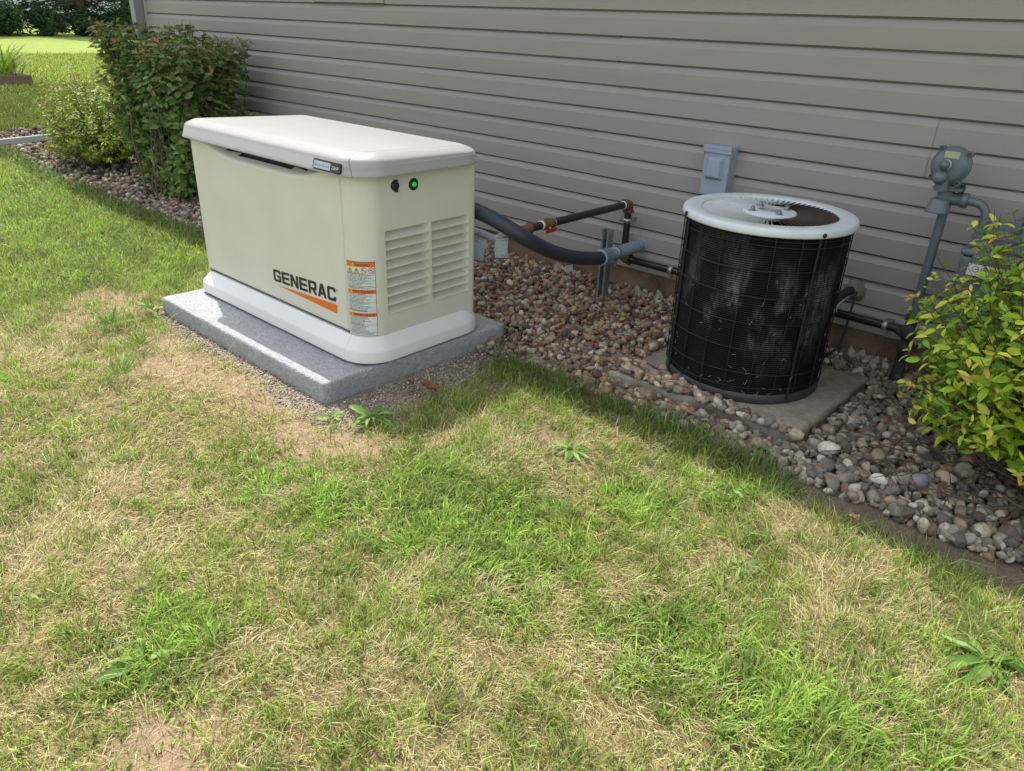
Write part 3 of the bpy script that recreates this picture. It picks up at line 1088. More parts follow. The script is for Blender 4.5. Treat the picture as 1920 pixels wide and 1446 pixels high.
pclamp(GXp, GYp, 0.395, (0, 0, 1)).build("pipe_bracket", M_zinc, gas)
pclamp(-1.715, -0.085, 0.208, (1, 0, 0)).build("pipe_bracket", M_zinc, gas)
pclamp(-0.735, -0.085, 0.212, (1, 0, 0)).build("pipe_bracket", M_zinc, gas)
fl = MB()
fp = smooth_path([(-2.005, -0.86, .464), (-2.025, -0.885, .464), (-2.06, -0.90, .446), (-2.088, -0.915, .430), (-2.125, -0.935, .440), (-2.18, -0.96, .456), (-2.26, -1.02, .460)], 8)
fl.tube(fp, 0.0125, 12)
fo = fl.build("flex_connector", M_flex, gas)
for (c0, dirx, diry, lng) in (((-2.098, -0.945, .428), (-.095, -.035), -.012, .100), ((-2.078, -0.918, .436), (.075, .03), .01, .086)):
    mb = MB()
    nseg = 5
    rows = []
    for k in range(nseg + 1):
        t = k / nseg
        z = c0[2] - lng * t
        off = -0.004 - 0.012 * math.sin(t * 2.2)
        rows.append([(c0[0] + diry * t * 1.0, c0[1] + off, z), (c0[0] + dirx[0] * .72 + diry * t, c0[1] + dirx[1] * .72 + off, z + (.006 if dirx[0] > 0 else .004))])
    for k in range(nseg):
        mb.add([rows[k][0], rows[k][1], rows[k + 1][1], rows[k + 1][0]], [(0, 1, 2, 3)], 0, True)

    def tp(u, t, o=0.0012):
        k = min(int(t * nseg), nseg - 1)
        f = t * nseg - k
        a, b = Vector(rows[k][0]).lerp(Vector(rows[k + 1][0]), f), Vector(rows[k][1]).lerp(Vector(rows[k + 1][1]), f)
        return a.lerp(b, u) + Vector((0.3, -1, 0.05)).normalized() * o
    rr = random.Random(5)
    for t in [.08 + .065 * i for i in range(13)]:
        u = .07
        e = rr.uniform(.5, .93)
        while u < e:
            w = rr.uniform(.05, .15)
            mb.add([tp(u, t), tp(min(u + w, e), t), tp(min(u + w, e), t + .022), tp(u, t + .022)], [(0, 1, 2, 3)], 1)
            u += w + .03
    mb.add([tp(0, .95), tp(1, .95), tp(1, .985), tp(0, .985)], [(0, 1, 2, 3)], 2)
    mb.build("paper_tag", [M_tag, M_paper, M_ink], fo, fix=False)
mb = MB()
mb.tube(fp[24:37], 0.0150, 12)
mb.tube(fp[8:20], 0.0150, 12)
mb.build("tag_sleeve", M_tag, fo)

# ------------------------------------------------------------------ air conditioner
M_coil = bpy.data.materials.new("dirty_black_coil")
M_coil.use_nodes = True
nt = M_coil.node_tree
N, Lk = nt.nodes, nt.links
b = N["Principled BSDF"]
b.inputs["Roughness"].default_value = 0.6
b.inputs["Specular IOR Level"].default_value = 0.2
tc = N.new("ShaderNodeTexCoord")
wv = N.new("ShaderNodeTexWave")
wv.bands_direction = 'Z'
wv.inputs["Scale"].default_value = 42.0
wv.inputs["Distortion"].default_value = 0.6
wv.inputs["Detail"].default_value = 2
Lk.new(tc.outputs["Object"], wv.inputs["Vector"])
mp = N.new("ShaderNodeMapping")
mp.inputs["Scale"].default_value = (7.5, 7.5, 4.2)
mp.inputs["Location"].default_value = (0.4, 0.2, 0.75)
Lk.new(tc.outputs["Object"], mp.inputs["Vector"])
na = N.new("ShaderNodeTexNoise")
na.inputs["Scale"].default_value = 1.0
na.inputs["Detail"].default_value = 3
Lk.new(mp.outputs[0], na.inputs["Vector"])
mp2 = N.new("ShaderNodeMapping")
mp2.inputs["Scale"].default_value = (110.0, 110.0, 26.0)
Lk.new(tc.outputs["Object"], mp2.inputs["Vector"])
nb = N.new("ShaderNodeTexNoise")
nb.inputs["Scale"].default_value = 1.0
nb.inputs["Detail"].default_value = 5
Lk.new(mp2.outputs[0], nb.inputs["Vector"])
r1 = N.new("ShaderNodeMapRange")
r1.inputs[1].default_value, r1.inputs[2].default_value = 0.50, 0.62
Lk.new(na.outputs[0], r1.inputs[0])
r2 = N.new("ShaderNodeMapRange")
r2.inputs[1].default_value, r2.inputs[2].default_value = 0.30, 0.66
Lk.new(nb.outputs[0], r2.inputs[0])
mu = N.new("ShaderNodeMath")
mu.operation = 'MULTIPLY'
Lk.new(r1.outputs[0], mu.inputs[0])
Lk.new(r2.outputs[0], mu.inputs[1])
sz = N.new("ShaderNodeSeparateXYZ")
Lk.new(tc.outputs["Object"], sz.inputs[0])
# lint gathers in a band above mid height
bz = N.new("ShaderNodeMapRange")
bz.inputs[1].default_value, bz.inputs[2].default_value = 0.22, 0.34
Lk.new(sz.outputs[2], bz.inputs[0])
bz2 = N.new("ShaderNodeMapRange")
bz2.inputs[1].default_value, bz2.inputs[2].default_value = 0.58, 0.46
Lk.new(sz.outputs[2], bz2.inputs[0])
mb1 = N.new("ShaderNodeMath")
mb1.operation = 'MULTIPLY'
Lk.new(bz.outputs[0], mb1.inputs[0])
Lk.new(bz2.outputs[0], mb1.inputs[1])
mb2 = N.new("ShaderNodeMath")
mb2.operation = 'MULTIPLY_ADD'
Lk.new(mb1.outputs[0], mb2.inputs[0])
mb2.inputs[1].default_value = 0.8
mb2.inputs[2].default_value = 0.22
mu2 = N.new("ShaderNodeMath")
mu2.operation = 'MULTIPLY'
Lk.new(mu.outputs[0], mu2.inputs[0])
Lk.new(mb2.outputs[0], mu2.inputs[1])
mx = N.new("ShaderNodeMix")
mx.data_type = 'RGBA'
mx.inputs[6].default_value = (0.006, 0.0065, 0.007, 1)
mx.inputs[7].default_value = (0.22, 0.235, 0.22, 1)
Lk.new(mu2.outputs[0], mx.inputs[0])
mx3 = N.new("ShaderNodeMix")
mx3.data_type = 'RGBA'
mx3.blend_type = 'MULTIPLY'
mx3.inputs[0].default_value = 0.75
Lk.new(mx.outputs[2], mx3.inputs[6])
Lk.new(wv.outputs[0], mx3.inputs[7])
Lk.new(mx3.outputs[2], b.inputs["Base Color"])
bp = N.new("ShaderNodeBump")
bp.inputs["Strength"].default_value = 0.9
bp.inputs["Distance"].default_value = 0.003
Lk.new(wv.outputs[0], bp.inputs["Height"])
Lk.new(bp.outputs[0], b.inputs["Normal"])

M_acpaint = pmat("pale_grey_paint", S(196, 206, 208), 0.42, 0.06, 20.0)
M_vane_t = pmat("vane_paint", S(176, 182, 180), 0.5, 0.08, 30.0)
M_vane_b = pmat("vane_rust", S(104, 72, 56), 0.8, 0.2, 40.0)
M_wire = pmat("black_wire", (0.008, 0.008, 0.009), 0.65, 0.1, 30.0)
M_bolt = pmat("bolt_steel", S(112, 122, 128), 0.4, 0.1, metal=0.6)
M_pan = pmat("base_pan_paint", S(54, 56, 57), 0.55, 0.2, 20.0, col2=S(96, 76, 60), c2scale=6.0)

ACX, ACY, ACR = -1.085, -0.575, 0.285
ac = thing("air_conditioner", "round black outdoor air conditioner with a pale grey slatted top and wire guard", "air conditioner", (ACX, ACY, 0.05))
ZT = 0.655
mb = MB()
mb.lathe([(ACR - .004, 0.085), (ACR - .004, ZT)], (ACX, ACY, 0), n=96)
mb.build("coil", M_coil, ac)
mb = MB()
mb.lathe([(ACR - .03, .051), (ACR - .004, .051), (ACR, .056), (ACR, .085), (ACR - .004, .089), (ACR - .014, .089)], (ACX, ACY, 0), n=96)
mb.build("base_pan", M_pan, ac)
mb = MB()
for z in (0.638, 0.618, 0.535, 0.445, 0.350, 0.255, 0.165, 0.112):
    pts = [(ACX + (ACR + .001) * math.cos(a), ACY + (ACR + .001) * math.sin(a), z + .002 * math.sin(3 * a + z * 30)) for a in np.linspace(0, 2 * math.pi, 97)]
    mb.tube(pts, 0.0018, 6, caps=False)
POST = [-132, -30, 60, 150]
for k in range(20):
    d = -132 + 18 * k + (0 if k % 5 == 0 else 2.0 * math.sin(k * 7))
    a = math.radians(d)
    r = ACR + .001
    mb.tube([(ACX + r * math.cos(a), ACY + r * math.sin(a), .088), (ACX + r * math.cos(a), ACY + r * math.sin(a), ZT)], 0.0019, 6)
mb.build("wire_guard", M_wire, ac)
for d in POST:
    a = math.radians(d)
    mb = MB()
    ca, sa = math.cos(a), math.sin(a)
    r = ACR + .001
    mb.tube([(ACX + r * ca, ACY + r * sa, .07), (ACX + r * ca, ACY + r * sa, ZT)], 0.0048, 8)
    mb.build("guard_post", M_wire, ac)
    mb = MB()
    mb.lathe([(.0075, 0), (.0075, .005), (.004, .008), (0, .008)], (ACX + (ACR + .0115) * ca, ACY + (ACR + .0115) * sa, ZT + .008), (ca, sa, 0), 8)
    mb.build("screw", M_wire, ac)
RO = ACR + .012
mb = MB()
mb.lathe([(ACR - .02, ZT - .002), (RO, ZT - .003), (RO + .0015, ZT + .002), (RO, ZT + .016), (RO - .004, ZT + .021), (RO - .012, ZT + .0235), (.236, ZT + .0235), (.233, ZT + .021), (.231, ZT + .008), (.225, ZT + .006), (.225, ZT)], (ACX, ACY, 0), n=96)
top = mb.build("top_cover", M_acpaint, ac)
mb = MB()
NV = 70
ct, stt = math.cos(math.radians(48)), math.sin(math.radians(48))
for k in range(NV):
    a = 2 * math.pi * k / NV
    rad = Vector((math.cos(a), math.sin(a), 0))
    tan = Vector((-math.sin(a), math.cos(a), 0))
    for s, mi in ((0.0, 0), (-0.0012, 1)):
        vs = []
        for r, hw in ((.084, .0036), (.16, .0066), (.234, .0090)):
            cc = Vector((ACX, ACY, ZT + .0125)) + rad * r
            wv2 = tan * ct - Vector((0, 0, stt))
            nn = tan * stt + Vector((0, 0, ct))
            vs += [cc - wv2 * hw + nn * s, cc + wv2 * hw + nn * s]
        mb.add(vs, [(0, 1, 3, 2), (2, 3, 5, 4)], mi)
mb.build("fan_grille", [M_vane_t, M_vane_b], top, fix=False)
mb = MB()
mb.lathe([(.092, .004), (.092, .0195), (.088, .0215), (.0, .0225)], (ACX, ACY, ZT), n=48)
hub = mb.build("hub_plate", M_acpaint, top)
for k in range(4):
    a = math.radians(45 + 90 * k + 8)
    mb = MB()
    mb.lathe([(.012, 0), (.012, .003), (.0075, .004), (.0075, .011), (.0045, .016), (0, .0175)], (ACX + .066 * math.cos(a), ACY + .066 * math.sin(a), ZT + .0218), n=12)
    mb.build("acorn_nut", M_bolt, hub)
mb = MB()
n = 40
for (ra, rb, mi, z) in ((.040, .036, 0, .0232), (.0335, .030, 0, .0232)):
    ring = [(ACX + r * math.cos(2 * math.pi * i / n), ACY + .62 * r * math.sin(2 * math.pi * i / n), ZT + z) for r in (ra, rb) for i in range(n)]
    mb.add(ring, [(i, (i + 1) % n, n + (i + 1) % n, n + i) for i in range(n)], mi)
for i in range(7):
    x = ACX - .024 + i * .007
    mb.add([(x, ACY - .006, ZT + .0233), (x + .0045, ACY - .006, ZT + .0233), (x + .0045, ACY + .006 - .003 * (i % 2), ZT + .0233), (x, ACY + .006 - .003 * (i % 2), ZT + .0233)], [(0, 1, 2, 3)], 0)
mb.build("oval_badge", M_ink, hub, fix=False)
mb = MB()
mb.lathe([(ACR - .02, ZT - .06), (0.0, ZT - .06)], (ACX, ACY, 0), n=48)
mb.build("fan_well", M_dark, ac)
# dry clippings stuck in the guard
rr = random.Random(11)
M_clip = pmat("dry_clipping", S(150, 142, 120), 0.9, 0.2)
for k in range(70):
    mb = MB()
    a = math.radians(rr.uniform(-175, 20))
    z = min(0.62, 0.09 + abs(rr.gauss(0, 0.12)) + (0.25 if rr.random() < .2 else 0))
    r = ACR + .006
    p0 = Vector((ACX + r * math.cos(a), ACY + r * math.sin(a), z))
    tn = Vector((-math.sin(a), math.cos(a), 0))
    L_ = rr.uniform(.004, .015)
    mid = p0 + tn * L_ * .5 + Vector((0, 0, rr.uniform(-.008, .008)))
    mb.tube([p0, mid, p0 + tn * L_ + Vector((0, 0, rr.uniform(-.012, .012)))], 0.0006, 4, caps=False)
    mb.build("stuck_clipping", M_clip, ac)

# refrigerant lines and wire whip into the wall
M_foam = pmat("black_foam", (0.012, 0.012, 0.013), 0.75, 0.1)
M_putty = pmat("duct_putty", S(118, 112, 104), 0.9, 0.15, 30.0, 0.6, 60.0)
ls = thing("refrigerant_lines", "black insulated lines and thin wires from the wall putty down to the air conditioner", "pipe", (-0.92, -0.05, 0.3))
mb = MB()
mb.tube(smooth_path([(-0.905, -0.02, .300), (-0.915, -0.07, .298), (-0.94, -0.11, .262), (-0.955, -0.17, .195), (-0.965, -0.25, .135), (-0.975, -0.33, .12)], 6), 0.019, 12)
mb.build("insulated_line", M_foam, ls)
mb = MB()
mb.tube(smooth_path([(-0.893, -0.02, .292), (-0.905, -0.08, .285), (-0.925, -0.13, .24), (-0.935, -0.19, .18), (-0.945, -0.27, .13), (-0.955, -0.34, .12)], 6), 0.0055, 8)
mb.build("liquid_line", M_pvc, ls)
mb = MB()
mb.tube(smooth_path([(-0.885, -0.02, .300), (-0.880, -0.06, .292), (-0.876, -0.09, .22), (-0.876, -0.11, .13), (-0.885, -0.14, .075), (-0.915, -0.22, .062), (-0.95, -0.30, .09)], 6), 0.0045, 8)
mb.build("wire", M_black, ls)
mb = MB()
mb.lathe([(.046, 0), (.044, .010), (.034, .022), (.016, .030), (0, .032)], (-0.898, -0.012, .302), (0, -1, 0), 14)
pt = mb.build("putty", M_putty, ls)
for v in pt.data.vertices:
    v.co.x += rr.uniform(-.006, .006)
    v.co.z += rr.uniform(-.006, .006)

# ------------------------------------------------------------------ disconnect box
M_boxp = pmat("blue_grey_paint", S(146, 158, 174), 0.45, 0.04, 12.0)
bx = thing("disconnect_box", "small blue-grey electrical disconnect box on the siding above the air conditioner", "electrical box", (-1.57, -0.05, 0.58))
mb = MB()
mb.box((-1.628, -0.084, .582), (-1.506, -0.006, .778))
mb.build("box_body", M_boxp, bx, bevel=0.003)
mb = MB()
mb.box((-1.634, -0.094, .778), (-1.500, -0.002, .795))
mb.box((-1.634, -0.094, .764), (-1.500, -0.0885, .778))
mb.box((-1.6345, -0.0885, .752), (-1.6285, -0.050, .778))
mb.box((-1.5055, -0.0885, .752), (-1.4995, -0.050, .778))
mb.build("cap", M_boxp, bx, bevel=0.0025)
mb = MB()
o1 = [(-1.612, .652), (-1.530, .652), (-1.530, .752), (-1.612, .752)]
o2 = [(-1.602, .664), (-1.541, .664), (-1.545, .742), (-1.598, .742)]
mb.add([(x, -0.0842, z) for x, z in o1] + [(x, -0.103, z) for x, z in o2], [(0, 1, 5, 4), (1, 2, 6, 5), (2, 3, 7, 6), (3, 0, 4, 7), (4, 5, 6, 7)])
mb.build("raised_cover", M_boxp, bx, bevel=0.005, bseg=3)
mb = MB()
mb.tube([(-1.567, -0.045, .582), (-1.567, -0.045, .50), (-1.56, -0.05, .42), (-1.52, -0.12, .34), (-1.42, -0.3, .28)], 0.012, 10)
mb.build("whip", M_black, bx)

# ------------------------------------------------------------------ gas meter set
M_gpaint = pmat("meter_grey", S(94, 104, 112), 0.38, 0.06, 15.0, 0.12, 60.0)
M_gdark = pmat("weathered_dark_iron", S(48, 48, 50), 0.6, 0.2, 30.0, 0.3, 80.0, col2=S(86, 60, 44), c2scale=10.0, c2lo=.6, c2hi=.75)
M_plate = pmat("brass_plate", S(156, 158, 122), 0.4, 0.06)
mt = thing("gas_meter", "grey gas meter set with round regulator on a tall riser pipe beside the yellow-green shrub", "gas meter", (-0.63, -0.15, 0))
RX, RY = -0.632, -0.155
mb = MB()
mb.tube([(RX, RY, .25), (RX, RY, .735)], 0.0165, 16)
mb.build("riser_pipe", M_gpaint, mt)
mb = MB()
mb.lathe([(.026, -.06), (.024, .06), (.021, .10), (.021, .155), (.025, .157), (.025, .185), (.021, .187), (.021, .215), (.029, .22), (.029, .25), (.020, .252), (.020, .278), (.025, .28), (.025, .30), (.017, .302)], (RX, RY, 0), n=16)
mb.lathe([(.019, 0), (.019, .045), (.010, .047), (.010, .055)], (RX, RY, .232), (.25, -1, 0), 14)
mb.tube([(RX + .01, RY - .050, .232), (RX + .012, RY - .053, .252)], 0.0075, 8)
mb.lathe([(.021, 0), (.021, .06)], (RX + .0, RY + .012, .214), (-1, .9, 0), 14)
mb.build("service_valve", M_gdark, mt)
reg = MB()
RCx, RCy, RCz = -0.640, -0.200, 0.855
AXD = Vector((-0.10, -1.0, 0.06)).normalized()
reg.lathe([(.030, -.042), (.050, -.036), (.059, -.016), (.059, -.008), (.0635, -.007), (.0635, .007), (.059, .008), (.058, .014), (.050, .022), (.044, .0245), (.030, .027), (0, .028)], (RCx, RCy, RCz), AXD, 40)
for d in (40, 128, 222, 305):
    a = math.radians(d)
    ux = AXD.cross(Vector((0, 0, 1))).normalized()
    uz = ux.cross(AXD)
    p = Vector((RCx, RCy, RCz)) + (-ux * math.cos(a) + uz * math.sin(a)) * .0655
    reg.lathe([(.0095, -.012), (.0095, .012)], p, AXD, 10)
ro = reg.build("regulator", M_gpaint, mt)
for d in (40, 128, 222, 305):
    a = math.radians(d)
    p = Vector((RCx, RCy, RCz)) + (-ux * math.cos(a) + uz * math.sin(a)) * .0655
    mb = MB()
    mb.lathe([(.0062, .012), (.0062, .017), (0, .0172)], p, AXD, 6, smooth=False)
    mb.build("bolt", M_gdark, ro)
mb = MB()


def regp(a, b, o):
    return Vector((RCx, RCy, RCz)) + (-ux) * -a + uz * b + AXD * o


sgn = 1
if ux.x < 0:
    sgn = -1


def regp(a, b, o):
    return Vector((RCx, RCy, RCz)) + ux * sgn * a + uz * b + AXD * o


mb.add([regp(-.021, .024, .0265), regp(.027, .024, .0265), regp(.027, .045, .0245), regp(-.021, .045, .0245), regp(-.021, .024, .0285), regp(.027, .024, .0285), regp(.027, .045, .0265), regp(-.021, .045, .0265)],
       [(4, 5, 6, 7), (0, 1, 5, 4), (1, 2, 6, 5), (2, 3, 7, 6), (3, 0, 4, 7)])
mb.build("nameplate", M_plate, ro)
mb = MB()
vs, fs, wd = text_mesh("1813", 0.017)
for a, b in vs:
    pass
ca, sa = math.cos(math.radians(68)), math.sin(math.radians(68))
mb.add([regp(.044 + (a - wd / 2) * ca * 0.95 - b * sa, -.005 + (a - wd / 2) * sa * 0.95 + b * ca, .0262) for a, b in vs], fs)
mb.build("embossed_number", M_gpaint, ro, fix=False)
mb = MB()
mb.lathe([(.017, .02), (.017, .052), (.014, .058), (.014, .062), (0, .064)], regp(-.004, .002, 0), AXD, 16)
mb.build("adjusting_cap", M_gpaint, ro)
mb = MB()
mb.lathe([(.0173, .036), (.0173, .050)], regp(-.004, .002, 0), AXD, 16)
mb.build("cap_sticker", M_paper, ro)
mb = MB()
bc = regp(-.012, -.040, .035)
mb.lathe([(0, -.024), (.014, -.021), (.022, -.010), (.0245, 0), (.022, .011), (.014, .021), (0, .024)], bc, (0, 0, 1), 18)
mb.tube([bc + Vector((0, .03, -.004)), bc + Vector((0, .0, -.004))], .020, 14)
mb.tube([regp(-.008, -.03, .012), regp(-.006, -.085, .008)], [.024, .022], 16)
mb.build("lever_housing", M_gpaint, ro)
mb = MB()
mb.box((RX - .045, RY - .050, .772), (RX + .045, RY + .022, .782))
mb.lathe([(.027, .700), (.027, .772)], (RX - .006, RY - .014, 0), (0, 0, 1), 18)
mb.lathe([(.034, .782), (.034, .789), (.026, .792)], (RX - .006, RY - .022, 0), (0, 0, 1), 18)
mb.build("regulator_body", M_gpaint, mt, bevel=0.002)
for sx_ in (-.038, .038):
    mb = MB()
    mb.lathe([(.009, .760), (.009, .793)], (RX + sx_, RY - .010, 0), (0, 0, 1), 6, smooth=False)
    mb.build("flange_bolt", M_gdark, mt)
mb = MB()
mb.lathe([(.024, .742), (.029, .738), (.0395, .700), (.0405, .696), (.036, .696), (.026, .732)], (RX - .012, RY - .045, 0), (0, 0, 1), 20)
mb.build("vent_hood", M_gpaint, mt)
mb = MB()
OY = RY - .012
mb.lathe([(.022, .0), (.022, .036), (.026, .038), (.026, .054), (.018, .056)], (RX + .012, OY, .742), (1, 0, 0), 16)
mb.tube(smooth_path([(RX + .06, OY, .742), (RX + .085, OY, .742), (RX + .112, OY, .735), (RX + .130, OY, .712), (RX + .134, OY, .68), (RX + .134, OY, .640)], 6), .0145, 14)
mb.lathe([(.0145, .655), (.021, .653), (.021, .640), (.024, .638), (.024, .622)], (RX + .134, OY, 0), (0, 0, 1), 8, smooth=False)
mb.build("outlet_pipe", M_gpaint, mt)
mb = MB()
mb.box((RX + .148, OY - .002, .665), (RX + .245, OY + .004, .702))
mb.box((RX + .225, OY + .004, .655), (RX + .245, -0.010, .702))
mb.build("support_bracket", M_gpaint, mt, bevel=0.002)
MXc, MYc = -0.425, -0.175
mb = MB()
for (hw, hd, z0, z1) in ((.085, .055, .600, .625), (.105, .07, .575, .600), (.098, .066, .40, .575), (.108, .074, .33, .40)):
    mb.box((MXc - hw, MYc - hd, z0), (MXc + hw, MYc + hd, z1))
mo = mb.build("meter_body", M_gpaint, mt, bevel=0.014, bseg=4)
mb = MB()
mb.box((MXc - .06, MYc - .098, .515), (MXc + .075, MYc - .05, .592))
ix = mb.build("index_housing", M_gpaint, mo, bevel=0.012, bseg=3)
mb = MB()
zi0, zi1, yi = .522, .562, MYc - .0985
mb.add([(MXc - .062, yi, zi0), (MXc + .062, yi, zi0), (MXc + .062, yi, zi1), (MXc - .062, yi, zi1)], [(0, 1, 2, 3)], 0)
for k in range(4):
    cx = MXc - .038 + k * .026
    n = 16
    ring = [(cx + r * math.cos(2 * math.pi * i / n), yi - .0006, .545 + r * math.sin(2 * math.pi * i / n)) for r in (.0105, .009) for i in range(n)]
    mb.add(ring, [(i, (i + 1) % n, n + (i + 1) % n, n + i) for i in range(n)], 1)
    mb.add([(cx - .002, yi - .0008, .543), (cx + .002, yi - .0008, .547), (cx + .009 * math.cos(k * 1.7), yi - .0008, .545 + .009 * math.sin(k * 1.7))], [(0, 1, 2)], 1)
mb.build("dial_face", [M_paper, M_ink], ix, fix=False)
mb = MB()
mb.tube([(MXc + .06, MYc, .62), (MXc + .06, MYc, .70), (MXc + .07, MYc + .06, .73), (MXc + .07, 0.05, .73)], .0145, 14)
mb.build("house_pipe", M_gpaint, mt)

# ------------------------------------------------------------------ downspout at the corner and its extension on the ground
M_alu = pmat("grey_aluminium", S(140, 142, 146), 0.42, 0.05, 8.0)
dsx = thing("downspout", "grey square downspout standing at the far left corner of the house", "downspout", (-7.06, -0.07, 0))
mb = MB()
mb.box((-7.11, -0.104, .12), (-7.035, -0.026, 2.42))
mb.build("pipe", M_alu, dsx, bevel=0.005)
mb = MB()
mb.add([(-7.11, -0.104, .12), (-7.035, -0.104, .12), (-7.035, -0.026, .12), (-7.11, -0.026, .12), (-7.16, -0.19, .035), (-7.085, -0.19, .035), (-7.085, -0.15, .10), (-7.16, -0.15, .10)], [(0, 1, 5, 4), (1, 2, 6, 5), (2, 3, 7, 6), (3, 0, 4, 7), (4, 5, 6, 7)])
mb.build("elbow", M_alu, dsx)
mb = MB()
mb.box((-7.115, -0.108, 1.36), (-7.030, -0.010, 1.385))
mb.build("strap", M_alu, dsx)
ext = MB()
pa, pb = Vector((-7.15, -0.20, .20)), Vector((-8.75, -1.02, .052))
pa, pb = Vector((-7.30, -0.42, .215)), Vector((-8.3, -1.42, .03))
dv = (pb - pa).normalized()
sv = dv.cross(Vector((0, 0, 1))).normalized() * .036
uv = sv.cross(dv).normalized() * .050
cs = [pa + sv * s + uv * u_ for s, u_ in ((-1, 0), (1, 0), (1, 1), (-1, 1))]
ce = [q_ + (pb - pa) for q_ in cs]
ext.add(cs + ce, [(0, 1, 5, 4), (1, 2, 6, 5), (2, 3, 7, 6), (3, 0, 4, 7), (0, 3, 2, 1)])
tag(ext.build("drain_extension", M_alu, bevel=0.006), "grey metal drain extension lying across the stones left of the bushes", "drain pipe")

# ------------------------------------------------------------------ stones
_ico = {}


def ico(sub):
    if sub not in _ico:
        bm = bmesh.new()
        bmesh.ops.create_icosphere(bm, subdivisions=sub, radius=1.0)
        bm.verts.ensure_lookup_table()
        V = np.array([v.co[:] for v in bm.verts], np.float32)
        F = np.array([[v.index for v in f.verts] for f in bm.faces], np.int32)
        bm.free()
        _ico[sub] = (V, F)
    return _ico[sub]


def stone_shapes(sub, n, rg, angular=0.0):
    V, F = ico(sub)
    out = []
    for k in range(n):
        W = V.copy()
        for j in range(8):
            d = rg.normal(size=3)
            d /= np.linalg.norm(d)
            cut = rg.uniform(.50, .92) - angular * .25
            h = W @ d
            W = W - np.maximum(h - cut, 0)[:, None] * d[None] * (0.75 + angular * .25)
        d = rg.normal(size=(3, 3)) * .10
        W = W + np.sin(W @ d * 9.0) * .06
        out.append(W)
    return out, F


def rotmats(n, rg, flat=0.35):
    a = rg.uniform(0, 2 * np.pi, n)
    bx_, by_ = rg.normal(0, flat, n), rg.normal(0, flat, n)
    ca, sa = np.cos(a), np.sin(a)
    Rz = np.zeros((n, 3, 3))
    Rz[:, 0, 0], Rz[:, 0, 1], Rz[:, 1, 0], Rz[:, 1, 1], Rz[:, 2, 2] = ca, -sa, sa, ca, 1
    Rx = np.zeros((n, 3, 3))
    cb, sb = np.cos(bx_), np.sin(bx_)
    Rx[:, 0, 0], Rx[:, 1, 1], Rx[:, 1, 2], Rx[:, 2, 1], Rx[:, 2, 2] = 1, cb, -sb, sb, cb
    Ry = np.zeros((n, 3, 3))
    cb, sb = np.cos(by_), np.sin(by_)
    Ry[:, 1, 1], Ry[:, 0, 0], Ry[:, 0, 2], Ry[:, 2, 0], Ry[:, 2, 2] = 1, cb, sb, -sb, cb
    return Rx @ Ry @ Rz


PAL = np.array([S(*q) for q in ((186, 162, 134), (170, 146, 122), (154, 126, 106), (138, 108, 92), (166, 156, 144), (132, 124, 116), (104, 98, 92), (196, 180, 156), (202, 194, 178), (176, 140, 108), (146, 104, 84), (124, 98, 86), (188, 166, 126), (150, 138, 120), (116, 110, 104), (160, 132, 108))])


def stone_arrays(P, size, sub, rg, angular=0.0, pal=PAL, flat=.5, sq=(.5, .85)):
    n = len(P)
    shapes, F = stone_shapes(sub, 14, rg, angular)
    k = rg.integers(0, len(shapes), n)
    W = np.stack(shapes)[k]
    sc = np.stack([rg.uniform(.85, 1.25, n), rg.uniform(.65, 1.0, n), rg.uniform(sq[0], sq[1], n)], 1) * size[:, None]
    W = W * sc[:, None, :]
    W = np.einsum('nij,nvj->nvi', rotmats(n, rg, flat), W) + P[:, None, :]
    col = pal[rg.integers(0, len(pal), n)] * rg.uniform(.72, 1.2, (n, 1))
    nv = W.shape[1]
    C_ = np.repeat(col[:, None, :], nv, 1)
    Fi = F[None] + (np.arange(n) * nv)[:, None, None]
    return W.reshape(-1, 3), Fi.reshape(-1, 3), C_.reshape(-1, 3)


def clear_of(x, y):
    """True where no slab stands."""
    gen_s = (x > PX0 - .01) & (x < PX1 + .005) & (y > PY0) & (y < PY1)
    wob = .05 * (fbm(x, y, 7.0, 91) - .35)
    ac_s = (x > -1.425 + .5 * wob) & (x < -0.695) & (y > -0.80 - .10 * np.clip((x + 1.35) / .45, 0, 1) + wob) & (y < -0.27)
    return ~(gen_s | ac_s)


def scatter(n, x0, x1, y0, y1, rg):
    return rg.uniform(x0, x1, n), rg.uniform(y0, y1, n)


M_stone = pmat("river_stone", (1, 1, 1), 0.75, 0.22, 60.0, 0.25, 90.0, spec=0.3, attr="Col")
rg = np.random.default_rng(21)
Vs, Fs, Cs, off = [], [], [], 0


def put_stones(n, x0, x1, y0, y1, smin, smax, sub, lift=0.0, test=None, **kw):
    global off
    x, y = scatter(n, x0, x1, y0, y1, rg)
    ok = in_bed(x, y) & clear_of(x, y) & (y > edge_y(x) + .035 * np.clip((x + .75) / .3, 0, 1) * (x < 1))
    if test is not None:
        ok &= test(x, y)
    x, y = x[ok], y[ok]
    size = smin + (smax - smin) * rg.beta(1.6, 3.2, len(x))
    z = zground(x, y) + size * .30 + lift * rg.uniform(0, 1, len(x))
    onslab = (x > -1.45) & (x < -0.70) & (y > -0.93) & (y < -0.26)
    z = np.where(onslab, 0.052 + size * .5, z)
    W, F, C_ = stone_arrays(np.stack([x, y, z], 1), size, sub, rg, **kw)
    nv_ = len(W) // max(len(x), 1)
    g_ = np.clip((x + 1.5) / .7, 0, 1) * .55 + np.clip((-3.3 - x) / .5, 0, 1) * .35
    g_ = np.repeat(np.clip(g_ + rg.normal(0, .22, len(x)), 0, .95), nv_)[:, None]
    lum = C_.mean(1, keepdims=True) * np.array([[1.02, 1.0, .93]])
    C_ = (C_ * (1 - g_) + lum * g_) * np.array([[.80, .80, .74]])
    Vs.append(W)
    Fs.append(F + off)
    Cs.append(C_)
    off += len(W)


